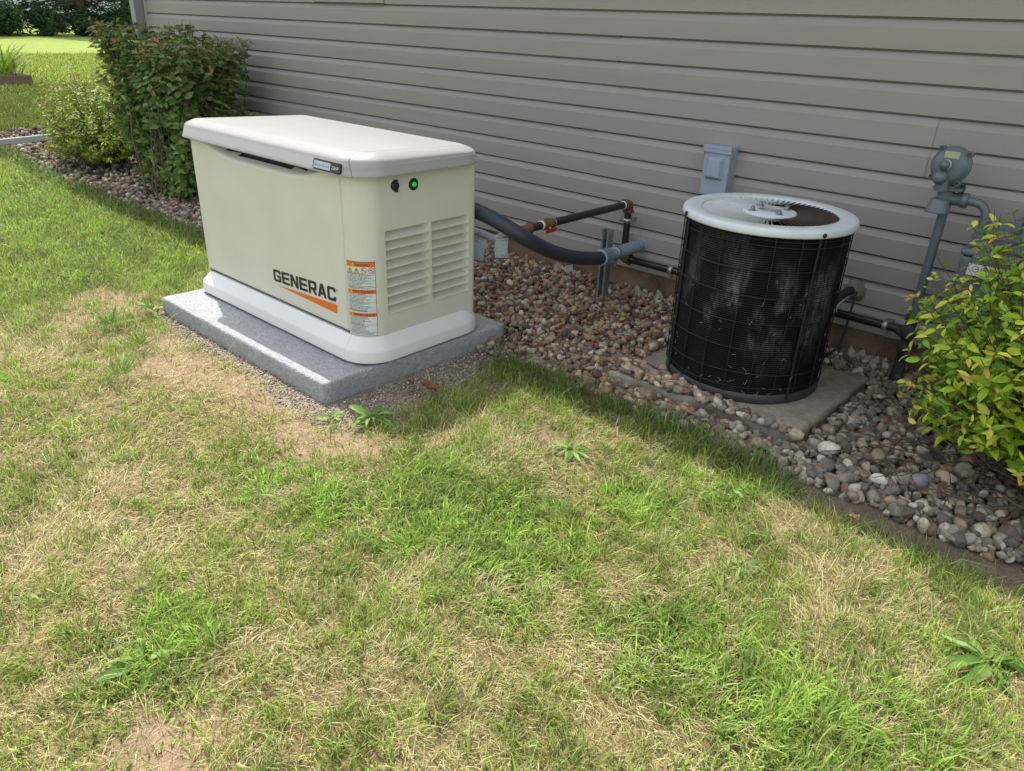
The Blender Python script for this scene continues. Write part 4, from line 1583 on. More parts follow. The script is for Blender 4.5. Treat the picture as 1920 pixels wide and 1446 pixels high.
put_stones(11000, -3.35, 0.75, -1.2, 0.0, .009, .021, 2, 0.010)
put_stones(9500, -3.35, 0.75, -1.2, 0.0, .010, .026, 2, 0.024)
put_stones(1100, -1.5, 0.75, -1.2, -0.45, .018, .034, 3, 0.022, test=lambda x, y: (fbm(x, y, 5, 77) > .36))
put_stones(700, -3.3, -1.3, -0.95, 0.0, .015, .026, 2, 0.028)
put_stones(6500, -6.2, -3.3, -1.2, 0.0, .014, .036, 1, 0.024)
put_stones(4200, -9.5, -6.2, -1.2, 2.3, .016, .038, 1, 0.024)
put_stones(4200, 0.75, 1.7, -1.2, 0.0, .012, .030, 1, 0.022)
gv = fastmesh("gravel", np.concatenate(Vs), None, np.concatenate(Fs), M_stone, np.concatenate(Cs), smooth=True)
tag(gv, "bed of rounded multicoloured river stones along the foot of the house wall", "gravel", kind="stuff")

# stones lying loose on the old concrete slab and other big pale ones: things of their own
bigpal = np.array([S(*q) for q in ((186, 174, 150), (164, 150, 128), (198, 194, 184), (150, 146, 140))])
BIG = [(-1.30, -0.80, .026, "tan"), (-1.27, -0.835, .024, "grey"), (-1.19, -0.865, .02, "dark"), (-0.60, -0.93, .036, "pale"), (-0.47, -0.86, .034, "olive"), (-0.42, -1.00, .030, "pale"), (-0.33, -0.92, .034, "grey")]
BL = {0: "small tan stone lying on the left edge of the concrete slab by the air conditioner", 1: "grey stone beside the tan one on the left edge of the concrete slab", 2: "dark reddish stone on the front edge of the concrete slab",
      3: "large smooth pale stone in front of the concrete slab corner", 4: "long olive grey stone right of the concrete slab", 5: "whitish stone near the bed edge below the yellow-green shrub", 6: "big speckled grey stone near the twigs"}
BC = [S(176, 152, 120), S(140, 134, 128), S(112, 82, 78), S(196, 190, 176), S(142, 134, 112), S(190, 188, 180), S(120, 120, 124)]
for i, (x, y, s, _) in enumerate(BIG):
    on = i < 3
    z = (0.052 if on else 0.045) + s * .42
    W, F, C_ = stone_arrays(np.array([[0, 0, 0.0]]), np.array([s]), 3, np.random.default_rng(40 + i), pal=np.array([BC[i]]), flat=.15, sq=(.55, .7))
    so_ = fastmesh("river_stone", W, None, F, M_stone, C_, smooth=True)
    so_.location = (x, y, z)
    tag(so_, BL[i], "stone", "loose river stones you can single out")

# crushed stone round the generator slab
rg2 = np.random.default_rng(5)
x, y = scatter(42000, -3.6, -1.60, -2.10, -0.85, rg2)
f_ = fines(x, y)
ok = (rg2.uniform(size=len(x)) < f_ * .9) & clear_of(x, y)
x, y = x[ok], y[ok]
size = rg2.uniform(.0022, .0062, len(x))
W, F, C_ = stone_arrays(np.stack([x, y, zground(x, y) + size * .4], 1), size, 1, rg2, angular=.6, pal=np.array([S(*q) for q in ((170, 162, 150), (140, 132, 124), (112, 106, 100), (190, 182, 170), (150, 128, 108), (128, 110, 98))]), flat=.8)
tag(fastmesh("crushed_stone", W, None, F, M_stone, C_), "fine grey crushed stone spread round the generator slab", "gravel", kind="stuff")

# crumbs of bare soil
x, y = scatter(30000, -4.0, -0.7, -3.1, -1.3, rg2)
ok = (rg2.uniform(size=len(x)) < np.clip(blob(x, y, DIRT) * 1.2 - .3, 0, 1) * .5) & clear_of(x, y) & ~in_bed(x, y)
x, y = x[ok], y[ok]
size = .0015 + .006 * rg2.beta(1.2, 5, len(x))
W, F, C_ = stone_arrays(np.stack([x, y, zground(x, y) + size * .2], 1), size, 1, rg2, angular=.5, pal=np.array([S(*q) for q in ((150, 122, 98), (136, 108, 86), (164, 138, 112), (120, 96, 76))]), flat=.8)
tag(fastmesh("soil_crumbs", W, None, F, M_stone, C_), "loose crumbs of dry reddish soil on the bare patches", "soil", kind="stuff")

# ragged landscape fabric showing at the foundation
M_fab = pmat("white_fabric", S(158, 152, 142), 0.9, 0.15, 30.0)
for i, (xa, xb, lab) in enumerate(((-2.02, -1.62, "torn pale landscape fabric against the foundation behind the steel post"), (-0.86, -0.70, "torn pale landscape fabric against the foundation beside the gas riser"), (-2.45, -2.28, "torn strip of landscape fabric against the foundation under the grey tags"))):
    rgf = np.random.default_rng(60 + i)
    nn = int((xb - xa) / .012)
    xs_ = np.linspace(xa, xb, nn)
    V_ = []
    for x_ in xs_:
        h = .018 + .045 * rgf.uniform() ** 2
        yy = -.03 - .035 * rgf.uniform()
        V_ += [(x_, yy - .03, .02), (x_ + rgf.uniform(-.004, .004), yy, .02 + h * .5), (x_ + rgf.uniform(-.006, .006), yy + .018 * rgf.uniform(), .02 + h)]
    Q = []
    for k in range(nn - 1):
        for j in range(2):
            Q.append((k * 3 + j, k * 3 + 3 + j, k * 3 + 4 + j, k * 3 + 1 + j))
    tag(fastmesh("landscape_fabric", np.array(V_), np.array(Q), None, M_fab, smooth=True), lab, "fabric", "torn landscape fabric")

# ------------------------------------------------------------------ grass
M_grass = pmat("grass_blade", (1, 1, 1), 0.55, 0.0, spec=0.25, attr="Col", transl=0.40)
DRYC = np.array([S(*q) for q in ((206, 197, 150), (188, 179, 130), (216, 208, 168), (168, 157, 114), (198, 190, 138))])
GRNC = np.array([S(*q) for q in ((142, 168, 62), (124, 156, 54), (160, 182, 78), (108, 140, 50), (172, 188, 92), (134, 168, 64))])
LUSHC = np.array([S(*q) for q in ((136, 188, 64), (152, 198, 78), (124, 176, 60), (166, 204, 92))])
TALLC = np.array([S(*q) for q in ((92, 124, 54), (80, 110, 48), (106, 138, 62))])


def blades(x, y, L, wd, lean, az, cols, droop):
    n = len(x)
    z = zground(x, y)
    d = np.stack([np.cos(az), np.sin(az)], 1)
    s = np.stack([-np.sin(az), np.cos(az)], 1)
    tw = rng.uniform(-1.0, 1.0, n)
    s2 = s * np.cos(tw)[:, None] + d * np.sin(tw)[:, None]
    P0 = np.stack([x, y, z - .002], 1)
    l1 = L * .5
    P1 = P0 + np.concatenate([d * (np.sin(lean) * l1)[:, None], (np.cos(lean) * l1)[:, None]], 1)
    le2 = np.minimum(lean + droop, 2.0)
    P2 = P1 + np.concatenate([d * (np.sin(le2) * l1)[:, None], (np.cos(le2) * l1)[:, None]], 1)
    P2[:, 2] = np.maximum(P2[:, 2], z + .003)
    hw = (wd * .5)[:, None]
    sv3 = np.concatenate([s2, np.zeros((n, 1))], 1)
    V = np.stack([P0 - sv3 * hw * .8, P0 + sv3 * hw * .8, P1 + sv3 * hw, P1 - sv3 * hw, P2], 1)
    base = (np.arange(n) * 5)[:, None]
    q = base + np.array([[0, 1, 2, 3]])
    t = base + np.array([[3, 2, 4]])
    c_ = np.repeat(cols[:, None, :], 5, 1)
    c_ = c_ * np.array([.75, .75, 1.0, 1.0, 1.1])[None, :, None] if False else c_
    return V.reshape(-1, 3), q, t, c_.reshape(-1, 3)


GV, GQ, GT, GC = [], [], [], []
goff = 0


def put_blades(x, y, L, wd, lean, az, cols, droop):
    global goff
    V, q, t, c_ = blades(x, y, L, wd, lean, az, cols, droop)
    GV.append(V)
    GQ.append(q + goff)
    GT.append(t + goff)
    GC.append(c_)
    goff += len(V)


def lawn_ok(x, y):
    gen_s = (x > PX0 - .005) & (x < PX1 + .02) & (y > PY0 - .005) & (y < PY1)
    return (~in_bed(x, y + .10 * np.clip((x + .85) / .4, 0, 1) - .01)) & ~gen_s & (y < 0.0)


def zone(nd, x0, x1, y0, y1, wmul, lmul):
    n = int(nd * (x1 - x0) * (y1 - y0))
    x, y = rng.uniform(x0, x1, n), rng.uniform(y0, y1, n)
    ok = lawn_ok(x, y)
    x, y = x[ok], y[ok]
    dirt = np.clip(blob(x, y, DIRT) * 1.5 - 0.3 + (fbm(x, y, 9, 12) - .5) * .8, 0, 1)
    fin = fines(x, y)
    lush = blob(x, y, LUSH)
    straw = blob(x, y, STRAW)
    clump = fbm(x, y, 24.0, 41)
    big = fbm(x, y, 2.4, 42)
    xw, yw = x + .05 * (fbm(x, y, 11.0, 61) - .5), y + .05 * (fbm(x, y, 11.0, 62) - .5)
    TS_ = .085
    ci, cj = np.floor(xw / TS_), np.floor(yw / TS_)
    h1, h2, h3, h4 = (vnoise(ci + .0, cj + .0, k_) for k_ in (71, 72, 73, 74))
    dxt, dyt = xw - (ci + .2 + .6 * h1) * TS_, yw - (cj + .2 + .6 * h2) * TS_
    rt_ = np.hypot(dxt, dyt) / TS_
    tuftaz = np.arctan2(dyt, dxt)
    edge = np.clip(1 - (edge_y(x) - y) / .16, 0, 1) * (x > -9)
    leftg = np.clip((-3.3 - x) / .9, 0, 1)
    pg = np.clip(.58 + (big - .5) * .6 + (clump - .5) * 1.0 + (fbm(x, y, 9.0, 43) - .5) * 1.2 + lush * .40 - straw * .36 + (h3 - .5) * .75 - .25 * np.clip(rt_ - .45, 0, .5) + leftg * .42 + edge * .5, .05, .97)
    dens = np.clip(.42 + (clump - .4) * 1.2 + lush * .35 + leftg * .3 + edge * .5, .12, 1)
    dens *= (1 - .78 * dirt) * (1 - .96 * np.clip(fin * 1.3, 0, 1))
    keep = rng.uniform(size=len(x)) < dens
    tuftaz, rt_, h4 = tuftaz[keep], rt_[keep], h4[keep]
    x, y, pg, lush, edge, clump, leftg = x[keep], y[keep], pg[keep], lush[keep], edge[keep], clump[keep], leftg[keep]
    n = len(x)
    green = rng.uniform(size=n) < pg
    isl = green & (rng.uniform(size=n) < np.clip(lush * .50 + .07, 0, .6) * (1 - .6 * leftg))
    ise = green & (rng.uniform(size=n) < edge * .8)
    cols = DRYC[rng.integers(0, len(DRYC), n)].copy()
    cg = GRNC[rng.integers(0, len(GRNC), n)]
    cols[green] = cg[green]
    cl = LUSHC[rng.integers(0, len(LUSHC), n)]
    cols[isl] = cl[isl]
    ct_ = TALLC[rng.integers(0, len(TALLC), n)]
    cols[ise] = ct_[ise]
    cols = cols * rng.uniform(.55, 1.3, (n, 1)) * np.where(green, .68 + .6 * h4, 1.0)[:, None]
    mix = rng.uniform(0, .35, (n, 1)) * green[:, None]
    cols = cols * (1 - mix) + DRYC[0][None] * mix * .8
    L = rng.gamma(5.0, .0076, n) * lmul
    L = np.where(green, L, L * 1.05)
    L = np.where(ise, L * 1.9, L)
    L = np.where(isl, L * .85, L)
    L = np.clip(L, .015, .15)
    wd = rng.uniform(.0013, .0028, n) * wmul
    wd = np.where(isl, wd * 1.8, wd)
    wd = np.where(green, wd, wd * .85)
    # combed in swirls, clump by clump
    az = 2 * np.pi * (fbm(x, y, 1.8, 51) * 2.2) + rng.normal(0, .9, n)
    az = np.where(green & (rng.uniform(size=n) < .7), tuftaz + rng.normal(0, .55, n), az)
    L = np.where(green, L * (1.25 - .45 * np.clip(rt_, 0, 1)), L)
    lean = np.where(green, np.abs(rng.normal(.55, .32, n)), np.abs(rng.normal(1.12, .28, n)))
    lean = np.clip(lean, .02, 1.5)
    droop = rng.uniform(.15, .9, n)
    put_blades(x, y, L, wd, lean, az, cols, droop)


zone(62000, -1.75, 0.5, -3.25, -1.05, 1.0, 1.0)
zone(14000, 0.5, 1.7, -3.4, -1.0, 1.4, 1.0)
zone(9000, -1.75, 0.5, -4.2, -3.25, 1.5, 1.0)
zone(40000, -3.9, -1.75, -3.6, -1.05, 1.15, 1.0)
zone(19000, -6.2, -3.9, -4.0, -1.0, 1.7, 1.0)
zone(8500, -10.5, -6.2, -4.0, -0.8, 2.7, 1.05)


# lawn beyond the end of the house, coarser
def farzone(nd, x0, x1, y0, y1, wm):
    n = int(nd * (x1 - x0) * (y1 - y0))
    x, y = rng.uniform(x0, x1, n), rng.uniform(y0, y1, n)
    ok = ~in_bed(x, y) & ~((x > -7.6) & (y > -1.0))
    x, y = x[ok], y[ok]
    n = len(x)
    cols = GRNC[rng.integers(0, len(GRNC), n)] * rng.uniform(.75, 1.1, (n, 1)) * np.array([[1.08, .95, 1.15]])
    dry = rng.uniform(size=n) < .03
    cols[dry] = DRYC[0]
    put_blades(x, y, rng.gamma(5, .010, n), rng.uniform(.0022, .004, n) * wm, np.abs(rng.normal(.5, .3, n)), rng.uniform(0, 6.3, n), cols, rng.uniform(.1, .8, n))


farzone(2600, -13, -9.0, -3, 4.0, 3.2)
farzone(700, -24, -13, -3, 8.0, 6.5)
grass = fastmesh("grass", np.concatenate(GV), np.concatenate(GQ), np.concatenate(GT), M_grass, np.concatenate(GC))
tag(grass, "patchy summer lawn of green blades and straw coloured dry grass", "grass", kind="stuff")

# dry clippings blown over the slab and the bare soil
GV, GQ, GT, GC = [], [], [], []
goff = 0
n = 9000
x, y = rng.uniform(-4.0, -0.8, n), rng.uniform(-3.0, -0.95, n)
on_s = (x > -3.26) & (x < -2.06) & (y > -1.81) & (y < -0.95)
w_ = np.where(on_s, .03, np.clip(blob(x, y, DIRT) * .5 + fines(x, y) * .25, 0, 1))
ok = (rng.uniform(size=n) < w_) & lawn_ok(x, y) | (on_s & (rng.uniform(size=n) < .045) & (y < -1.66))
x, y, on_s = x[ok], y[ok], on_s[ok]
n = len(x)
put_blades(x, y, rng.uniform(.012, .05, n), rng.uniform(.001, .0022, n), rng.uniform(1.35, 1.55, n), rng.uniform(0, 6.3, n), DRYC[rng.integers(0, len(DRYC), n)] * rng.uniform(.5, 1.0, (n, 1)), rng.uniform(-.1, .1, n))
GV[0] = GV[0].reshape(n, 5, 3)
GV[0][:, :, 2] += np.where(on_s, .078 - zground(x, y), .004)[:, None]
tag(fastmesh("grass_clippings", GV[0].reshape(-1, 3), GQ[0], GT[0], M_grass, GC[0]), "dry straw clippings strewn over bare soil and slab edge", "clippings", kind="stuff")

# ------------------------------------------------------------------ leaves, weeds, bushes
M_leaf = pmat("leaf", (1, 1, 1), 0.45, 0.14, 40.0, spec=0.35, attr="Col", transl=0.36)
M_bark = pmat("brown_stem", S(96, 82, 70), 0.85, 0.2, 40.0, 0.4, 90.0)
M_twig = pmat("dead_twig", S(92, 72, 60), 0.9, 0.25, 30.0, 0.4, 90.0)

ST = np.array([0, .22, .5, .78, 1.0])
WW = np.array([0, .78, 1.0, .62, 0])


def leaf_arrays(P, D, Nn, L, W, cols, fold=.22, curl=.25):
    """P base points, D leaf directions, Nn approximate normals: pointed leaves folded along the midrib."""
    n = len(P)
    D = D / np.linalg.norm(D, axis=1, keepdims=True)
    Sx = np.cross(D, Nn)
    Sx /= np.maximum(np.linalg.norm(Sx, axis=1, keepdims=True), 1e-6)
    U = np.cross(Sx, D)
    rows = []
    for t, w in zip(ST, WW):
        c_ = P + D * (L * t)[:, None] - U * (L * curl * t * t)[:, None]
        if w == 0:
            rows.append(c_[:, None])
        else:
            e = Sx * (W * .5 * w)[:, None]
            up = U * (W * fold * w)[:, None]
            rows.append(np.stack([c_ - e + up, c_, c_ + e + up], 1))
    V = np.concatenate(rows, 1)          # 1+3+3+3+1
    q = np.array([(1, 2, 5, 4), (2, 3, 6, 5), (4, 5, 8, 7), (5, 6, 9, 8)])
    t = np.array([(0, 2, 1), (0, 3, 2), (7, 8, 10), (8, 9, 10)])
    b_ = (np.arange(n) * 11)[:, None, None]
    C_ = np.repeat(cols[:, None, :], 11, 1)
    return V.reshape(-1, 3), (q[None] + b_).reshape(-1, 4), (t[None] + b_).reshape(-1, 3), C_.reshape(-1, 3)


def shrub(root, name, label, cat, stems, leafs, tone, group=None):
    """stems: list of point lists with radius; leafs: dict of arrays."""
    e = thing(name, label, cat, root, group)
    mb = MB()
    for pts, r0 in stems:
        k = len(pts)
        mb.tube(pts, [r0 * (1 - .8 * i / (k - 1)) for i in range(k)], 6, caps=False)
    mb.build("stems", M_bark, e, fix=False)
    V, q, t, C_ = leaf_arrays(*leafs)
    fastmesh("foliage", V, q, t, M_leaf, C_, parent=e, smooth=True)
    return e


def grow(rg, base, br, targets, bow, nleaf, start, Lr, Wr, pal, palw, outc, upb=.35, tipcol=None, hook=0.0):
    """One curved stem per target with opposite leaves along its outer part."""
    stems, P, D, Nn, L, W, C_ = [], [], [], [], [], [], []
    for tg in targets:
        b0 = np.array([base[0] + rg.normal(0, br), base[1] + rg.normal(0, br * .7), 0.0])
        tg = np.asarray(tg, float)
        mid = (b0 + tg) / 2 + np.array([rg.normal(0, .04), rg.normal(0, .04), bow * np.linalg.norm(tg - b0)])
        pts = []
        for k in range(9):
            u_ = k / 8
            pts.append((1 - u_) ** 2 * b0 + 2 * u_ * (1 - u_) * mid + u_ * u_ * tg + (rg.normal(0, .006, 3) if 0 < k < 8 else 0))
        stems.append([pts, rg.uniform(.0022, .0045)])
        for j in range(nleaf):
            u_ = start + (1 - start) * (j + rg.uniform(0, .9)) / nleaf
            fi = min(u_ * 8, 7.999)
            i0 = int(fi)
            p_ = pts[i0] + (pts[i0 + 1] - pts[i0]) * (fi - i0)
            tdir = pts[i0 + 1] - pts[i0]
            tdir = tdir / np.linalg.norm(tdir)
            a = rg.uniform(0, 6.283)
            ref = np.cross(tdir, [0.3, 0.2, 1.0])
            ref /= max(np.linalg.norm(ref), 1e-6)
            oth = np.cross(tdir, ref)
            for sgn_ in (1, -1):
                dd = (ref * math.cos(a) + oth * math.sin(a)) * sgn_ + tdir * rg.uniform(.25, .9)
                dd[2] = dd[2] * .6 + rg.normal(-.05, .22)
                ou = p_ - np.asarray(outc)
                ou = ou / max(np.linalg.norm(ou), 1e-6)
                nn_ = np.array([0, 0, 1.0]) * upb + ou * .5 + rg.normal(0, .35, 3)
                P.append(p_)
                D.append(dd)
                Nn.append(nn_)
                l_ = rg.uniform(*Lr) * (1 - .35 * max(0, u_ - .85) / .15)
                L.append(l_)
                W.append(l_ * rg.uniform(*Wr))
                cc = pal[rg.choice(len(pal), p=palw)] * rg.uniform(.75, 1.25)
                if tipcol is not None and u_ > .9 and rg.uniform() < .5:
                    cc = tipcol[rg.integers(0, len(tipcol))] * rg.uniform(.85, 1.2)
                C_.append(cc)
        # tip tuft
    return stems, (np.array(P), np.array(D), np.array(Nn), np.array(L), np.array(W), np.array(C_))


# right: golden shrub by the meter
rb = np.random.default_rng(101)
tg = []
while len(tg) < 430:
    d = rb.normal(size=3)
    d /= np.linalg.norm(d)
    if d[2] < -.55:
        continue
    r = rb.uniform(.72, 1.0) ** .6
    p_ = np.array([-0.03, -0.68, 0.47]) + d * np.array([.54, .42, .52]) * r
    if p_[2] < .17 or p_[1] > -0.08 or (p_[2] < .2 and p_[0] < -.3):
        continue
    if rb.uniform() < .05:
        p_ = p_ + np.array([rb.normal(0, .04), rb.normal(0, .04), .06])
    tg.append(p_)
gold = np.array([S(*q) for q in ((182, 202, 58), (158, 190, 52), (136, 174, 52), (200, 210, 72), (112, 150, 48), (90, 128, 42))])
stems, lv = grow(rb, (-0.02, -0.62), .06, tg, .10, 9, .45, (.022, .054), (.34, .48), gold, [.22, .24, .2, .12, .14, .08], (-0.02, -0.6, .3), tipcol=np.array([S(210, 204, 84), S(204, 176, 90), S(206, 208, 78), S(190, 200, 70)]))
shrub((-0.02, -0.62, 0), "golden_shrub", "bright yellow-green leafy shrub at the right edge in front of the gas meter", "shrub", stems, lv, None)

# left: clipped burning bush
rb = np.random.default_rng(102)
tg = []
while len(tg) < 560:
    q_ = rb.uniform(size=3)
    face = rb.integers(0, 6)
    x_, y_, z_ = -6.15 + 1.10 * q_[0], -0.86 + .72 * q_[1], .10 + 1.02 * q_[2]
    if face in (0, 1):
        y_ = -0.86 + .08 * abs(rb.normal())
    elif face in (2, 3):
        z_ = 1.11 - .06 * abs(rb.normal())
    elif face == 4:
        x_ = -6.15 + .08 * abs(rb.normal())
    else:
        x_ = -5.05 - .08 * abs(rb.normal())
    lim = .55 if x_ > -4.9 else (.12 if x_ > -5.6 else .3)
    # lower right part of the front is open to the stems
    if (y_ < -.6 and x_ > -5.5 or x_ > -5.2) and .42 < z_ < .85 and rb.uniform() < .8:
        continue
    if x_ < -5.8 and z_ < .4:
        continue
    tg.append(np.array([x_, y_, z_ + .05 * np.sin(x_ * 5)]))
eu = np.array([S(*q) for q in ((110, 144, 72), (96, 130, 64), (126, 154, 86), (140, 160, 100), (82, 112, 60), (160, 108, 84))])
stems, lv = grow(rb, (-5.5, -0.5), .17, tg, .06, 9, .5, (.05, .080), (.40, .52), eu, [.26, .23, .22, .17, .11, .01], (-5.55, -.5, .5), tipcol=np.array([S(150, 150, 90), S(124, 146, 84), S(156, 128, 92)]))
for s_ in stems:
    s_[1] *= 1.9
shrub((-5.5, -0.5, 0), "burning_bush", "big square-clipped dark green bush against the wall behind the generator", "shrub", stems, lv, None)

# left: loose spirea
rb = np.random.default_rng(103)
tg = []
while len(tg) < 330:
    d = rb.normal(size=3)
    d /= np.linalg.norm(d)
    if d[2] < -.5:
        continue
    p_ = np.array([-6.95, -0.62, .34]) + d * np.array([.68, .44, .40]) * rb.uniform(.8, 1.05)
    if p_[2] < .08:
        continue
    if rb.uniform() < .12:
        p_[2] += .12
    tg.append(p_)
sp = np.array([S(*q) for q in ((136, 160, 56), (116, 146, 50), (152, 170, 64), (96, 126, 46), (166, 176, 76), (176, 138, 74))])
stems, lv = grow(rb, (-6.95, -0.6), .10, tg, .08, 13, .4, (.026, .046), (.34, .44), sp, [.24, .24, .18, .18, .12, .04], (-6.95, -.6, .3), tipcol=np.array([S(176, 150, 84), S(172, 168, 84)]))
shrub((-6.95, -0.6, 0), "spirea_bush", "small loose yellowish green bush left of the clipped dark bush", "shrub", stems, lv, None)

# dead twigs under the golden shrub
rt = np.random.default_rng(33)
for k in range(64):
    cx, cy = rt.uniform(-0.48, 0.35), rt.uniform(-1.02, -0.52)
    if k < 7:
        cx, cy = [(-0.40, -0.98), (-0.30, -0.90), (-0.48, -0.80), (-0.20, -0.98), (-0.36, -0.72), (-0.12, -0.90), (-0.55, -0.93)][k]
    a = rt.uniform(0, 6.28) if k >= 2 else 2.4 + k * .3
    L_ = rt.uniform(.10, .26)
    z_ = .055 + rt.uniform(0, .05)
    pts = []
    for j in range(6):
        u_ = j / 5 - .5
        pts.append((u_ * L_ * math.cos(a) + rt.normal(0, .006), u_ * L_ * math.sin(a) + rt.normal(0, .006), rt.normal(0, .004) + u_ * rt.uniform(-.03, .03)))
    r0 = rt.uniform(.0014, .0034)
    mb = MB()
    mb.tube(pts, [r0 * (1 - .1 * j) for j in range(6)], 6)
    if rt.uniform() < .5:
        p_ = np.array(pts[3])
        mb.tube([p_, p_ + np.array([.03 * math.cos(a + .7), .03 * math.sin(a + .7), .012]), p_ + np.array([.06 * math.cos(a + .9), .06 * math.sin(a + .9), .014])], [r0 * .6, r0 * .5, r0 * .3], 5)
    o = mb.build("twig", M_twig, None, fix=False)
    o.location = (cx, cy, z_)
    tag(o, "thin brown dead twig among the stones under the yellow-green shrub", "twig", "dead twigs under the yellow-green shrub")
for i, (x_, y_, a, L_, lab) in enumerate(((-1.33, -1.02, -.25, .16, "dark stick lying on the stones in front of the concrete slab, left part"), (-1.02, -1.02, -.35, .10, "short dark stick on the stones before the middle of the concrete slab"))):
    mb = MB()
    mb.tube([(-L_ / 2 * math.cos(a), -L_ / 2 * math.sin(a), 0), (0, .004, .003), (L_ / 2 * math.cos(a), L_ / 2 * math.sin(a), 0)], [.0035, .0032, .002], 7)
    o = mb.build("stick", M_twig)
    o.location = (x_, y_, .038)
    tag(o, lab, "stick")


# broad leaved weeds and tufts
def weed(x, y, n, Lr, Wk, pal, lab, up=.45, seed=0, name="weed", cat="weed", spread=6.283, a0=0.0):
    r_ = np.random.default_rng(seed)
    e = thing(name, lab, cat, (x, y, 0))
    a = a0 + np.arange(n) * (spread / n) + r_.normal(0, .25, n)
    D = np.stack([np.cos(a), np.sin(a), r_.uniform(.05, up, n) * (1.6 if name == 'grass_tuft' else 1.0)], 1)
    P = np.tile(np.array([x, y, .012]), (n, 1)) + D * .01
    L = r_.uniform(Lr[0] * .6, Lr[1], n)
    cols = pal[r_.integers(0, len(pal), n)] * r_.uniform(.85, 1.2, (n, 1))
    V, q, t, C_ = leaf_arrays(P, D, np.tile([0, 0, 1.0], (n, 1)) + r_.normal(0, .4, (n, 3)), L, L * Wk * r_.uniform(.6, 1.1, n), cols, .2, .5)
    V[:, 2] = np.maximum(V[:, 2], .012)
    fastmesh("leaves", V, q, t, M_leaf, C_, parent=e, smooth=True)
    return e


WP = np.array([S(*q) for q in ((108, 146, 64), (124, 158, 76), (96, 134, 60), (138, 164, 90))])
weed(-1.217, -1.465, 22, (.04, .075), .26, WP, "dandelion rosette on bare straw patch, right of the generator shadow", seed=1)
weed(-1.823, -1.784, 20, (.045, .085), .34, WP, "upright plantain weed at the generator slab corner in shade", .95, seed=2)
weed(-0.004, -1.52, 26, (.05, .10), .26, WP, "large dandelion with long notched leaves at the right edge of the lawn", seed=3)
weed(-1.313, -2.79, 5, (.055, .08), .48, WP, "two pale broad flat leaves lying in the lawn at lower left", seed=4)
weed(-0.548, -1.607, 13, (.03, .06), .34, WP, "low dandelion in the right half of the lawn, below the bed edge", .6, seed=5)
weed(-1.92, -1.88, 7, (.025, .045), .5, WP, "tiny weed in the crushed stone by the slab corner", .5, seed=7)
weed(-0.74, -1.30, 9, (.04, .07), .40, WP, "shaded weed at the bed edge in front of the air conditioner", .6, seed=8)
weed(-3.30, -1.86, 8, (.05, .08), .32, WP, "leafy weed against the left front corner of the generator slab", 1.2, seed=9)
TP = np.array([S(*q) for q in ((96, 136, 50), (112, 150, 58), (84, 124, 46))])
weed(-2.70, -2.25, 60, (.05, .10), .055, TP, "round tuft of green grass alone on the dry ground left of the slab", 1.9, seed=20, name="grass_tuft", cat="grass tuft")
weed(-3.219, -2.077, 70, (.05, .10), .06, TP, "wide green grass tuft beside the bare dirt at left", 1.6, seed=21, name="grass_tuft", cat="grass tuft")
weed(-2.943, -2.075, 55, (.05, .09), .06, TP, "green grass tuft just in front of the slab's left half", 1.6, seed=22, name="grass_tuft", cat="grass tuft")


def dead_leaf(x, y, s, col, lab, seed):
    r_ = np.random.default_rng(seed)
    n = 12
    xs_, ys_ = np.meshgrid(np.linspace(-1, 1, n), np.linspace(-1, 1, n))
    msk = 1 - .35 * xs_ ** 2
    X, Y = xs_ * s, ys_ * s * .55 * msk
    Z = 1.1 * s * (fbm(xs_ * 1.0 + seed, ys_ * 1.0, 2.4, seed) - .35) + .35 * s * ys_ ** 2
    X = X * (1 - .25 * fbm(ys_ + 3, xs_, 2.0, seed + 3))
    ii_ = np.arange(n * n).reshape(n, n)
    q = np.stack([ii_[:-1, :-1], ii_[:-1, 1:], ii_[1:, 1:], ii_[1:, :-1]], -1).reshape(-1, 4)
    o = fastmesh("fallen_leaf", np.stack([X.ravel(), Y.ravel(), Z.ravel()], 1), q, None, pmat("dead_leaf_%d" % seed, col, .8, .3, 60.0, .5, 90.0), smooth=True)
    o.location = (x, y, .035)
    o.rotation_euler = (0, .2, r_.uniform(0, 3))
    tag(o, lab, "leaf")


dead_leaf(-1.825, -1.526, .036, S(122, 78, 54), "curled rusty brown leaf on the grass right of the generator slab", 3)
dead_leaf(-1.90, -1.545, .022, S(120, 72, 48), "small dark scrap of dead leaf left of the curled rusty leaf", 5)
dead_leaf(-0.412, -1.218, .018, S(150, 126, 80), "yellowed leaf in the shaded grass at the bed edge", 4)
dead_leaf(-0.98, -0.97, .02, S(130, 82, 56), "little brown leaf standing on the stones before the concrete slab", 6)

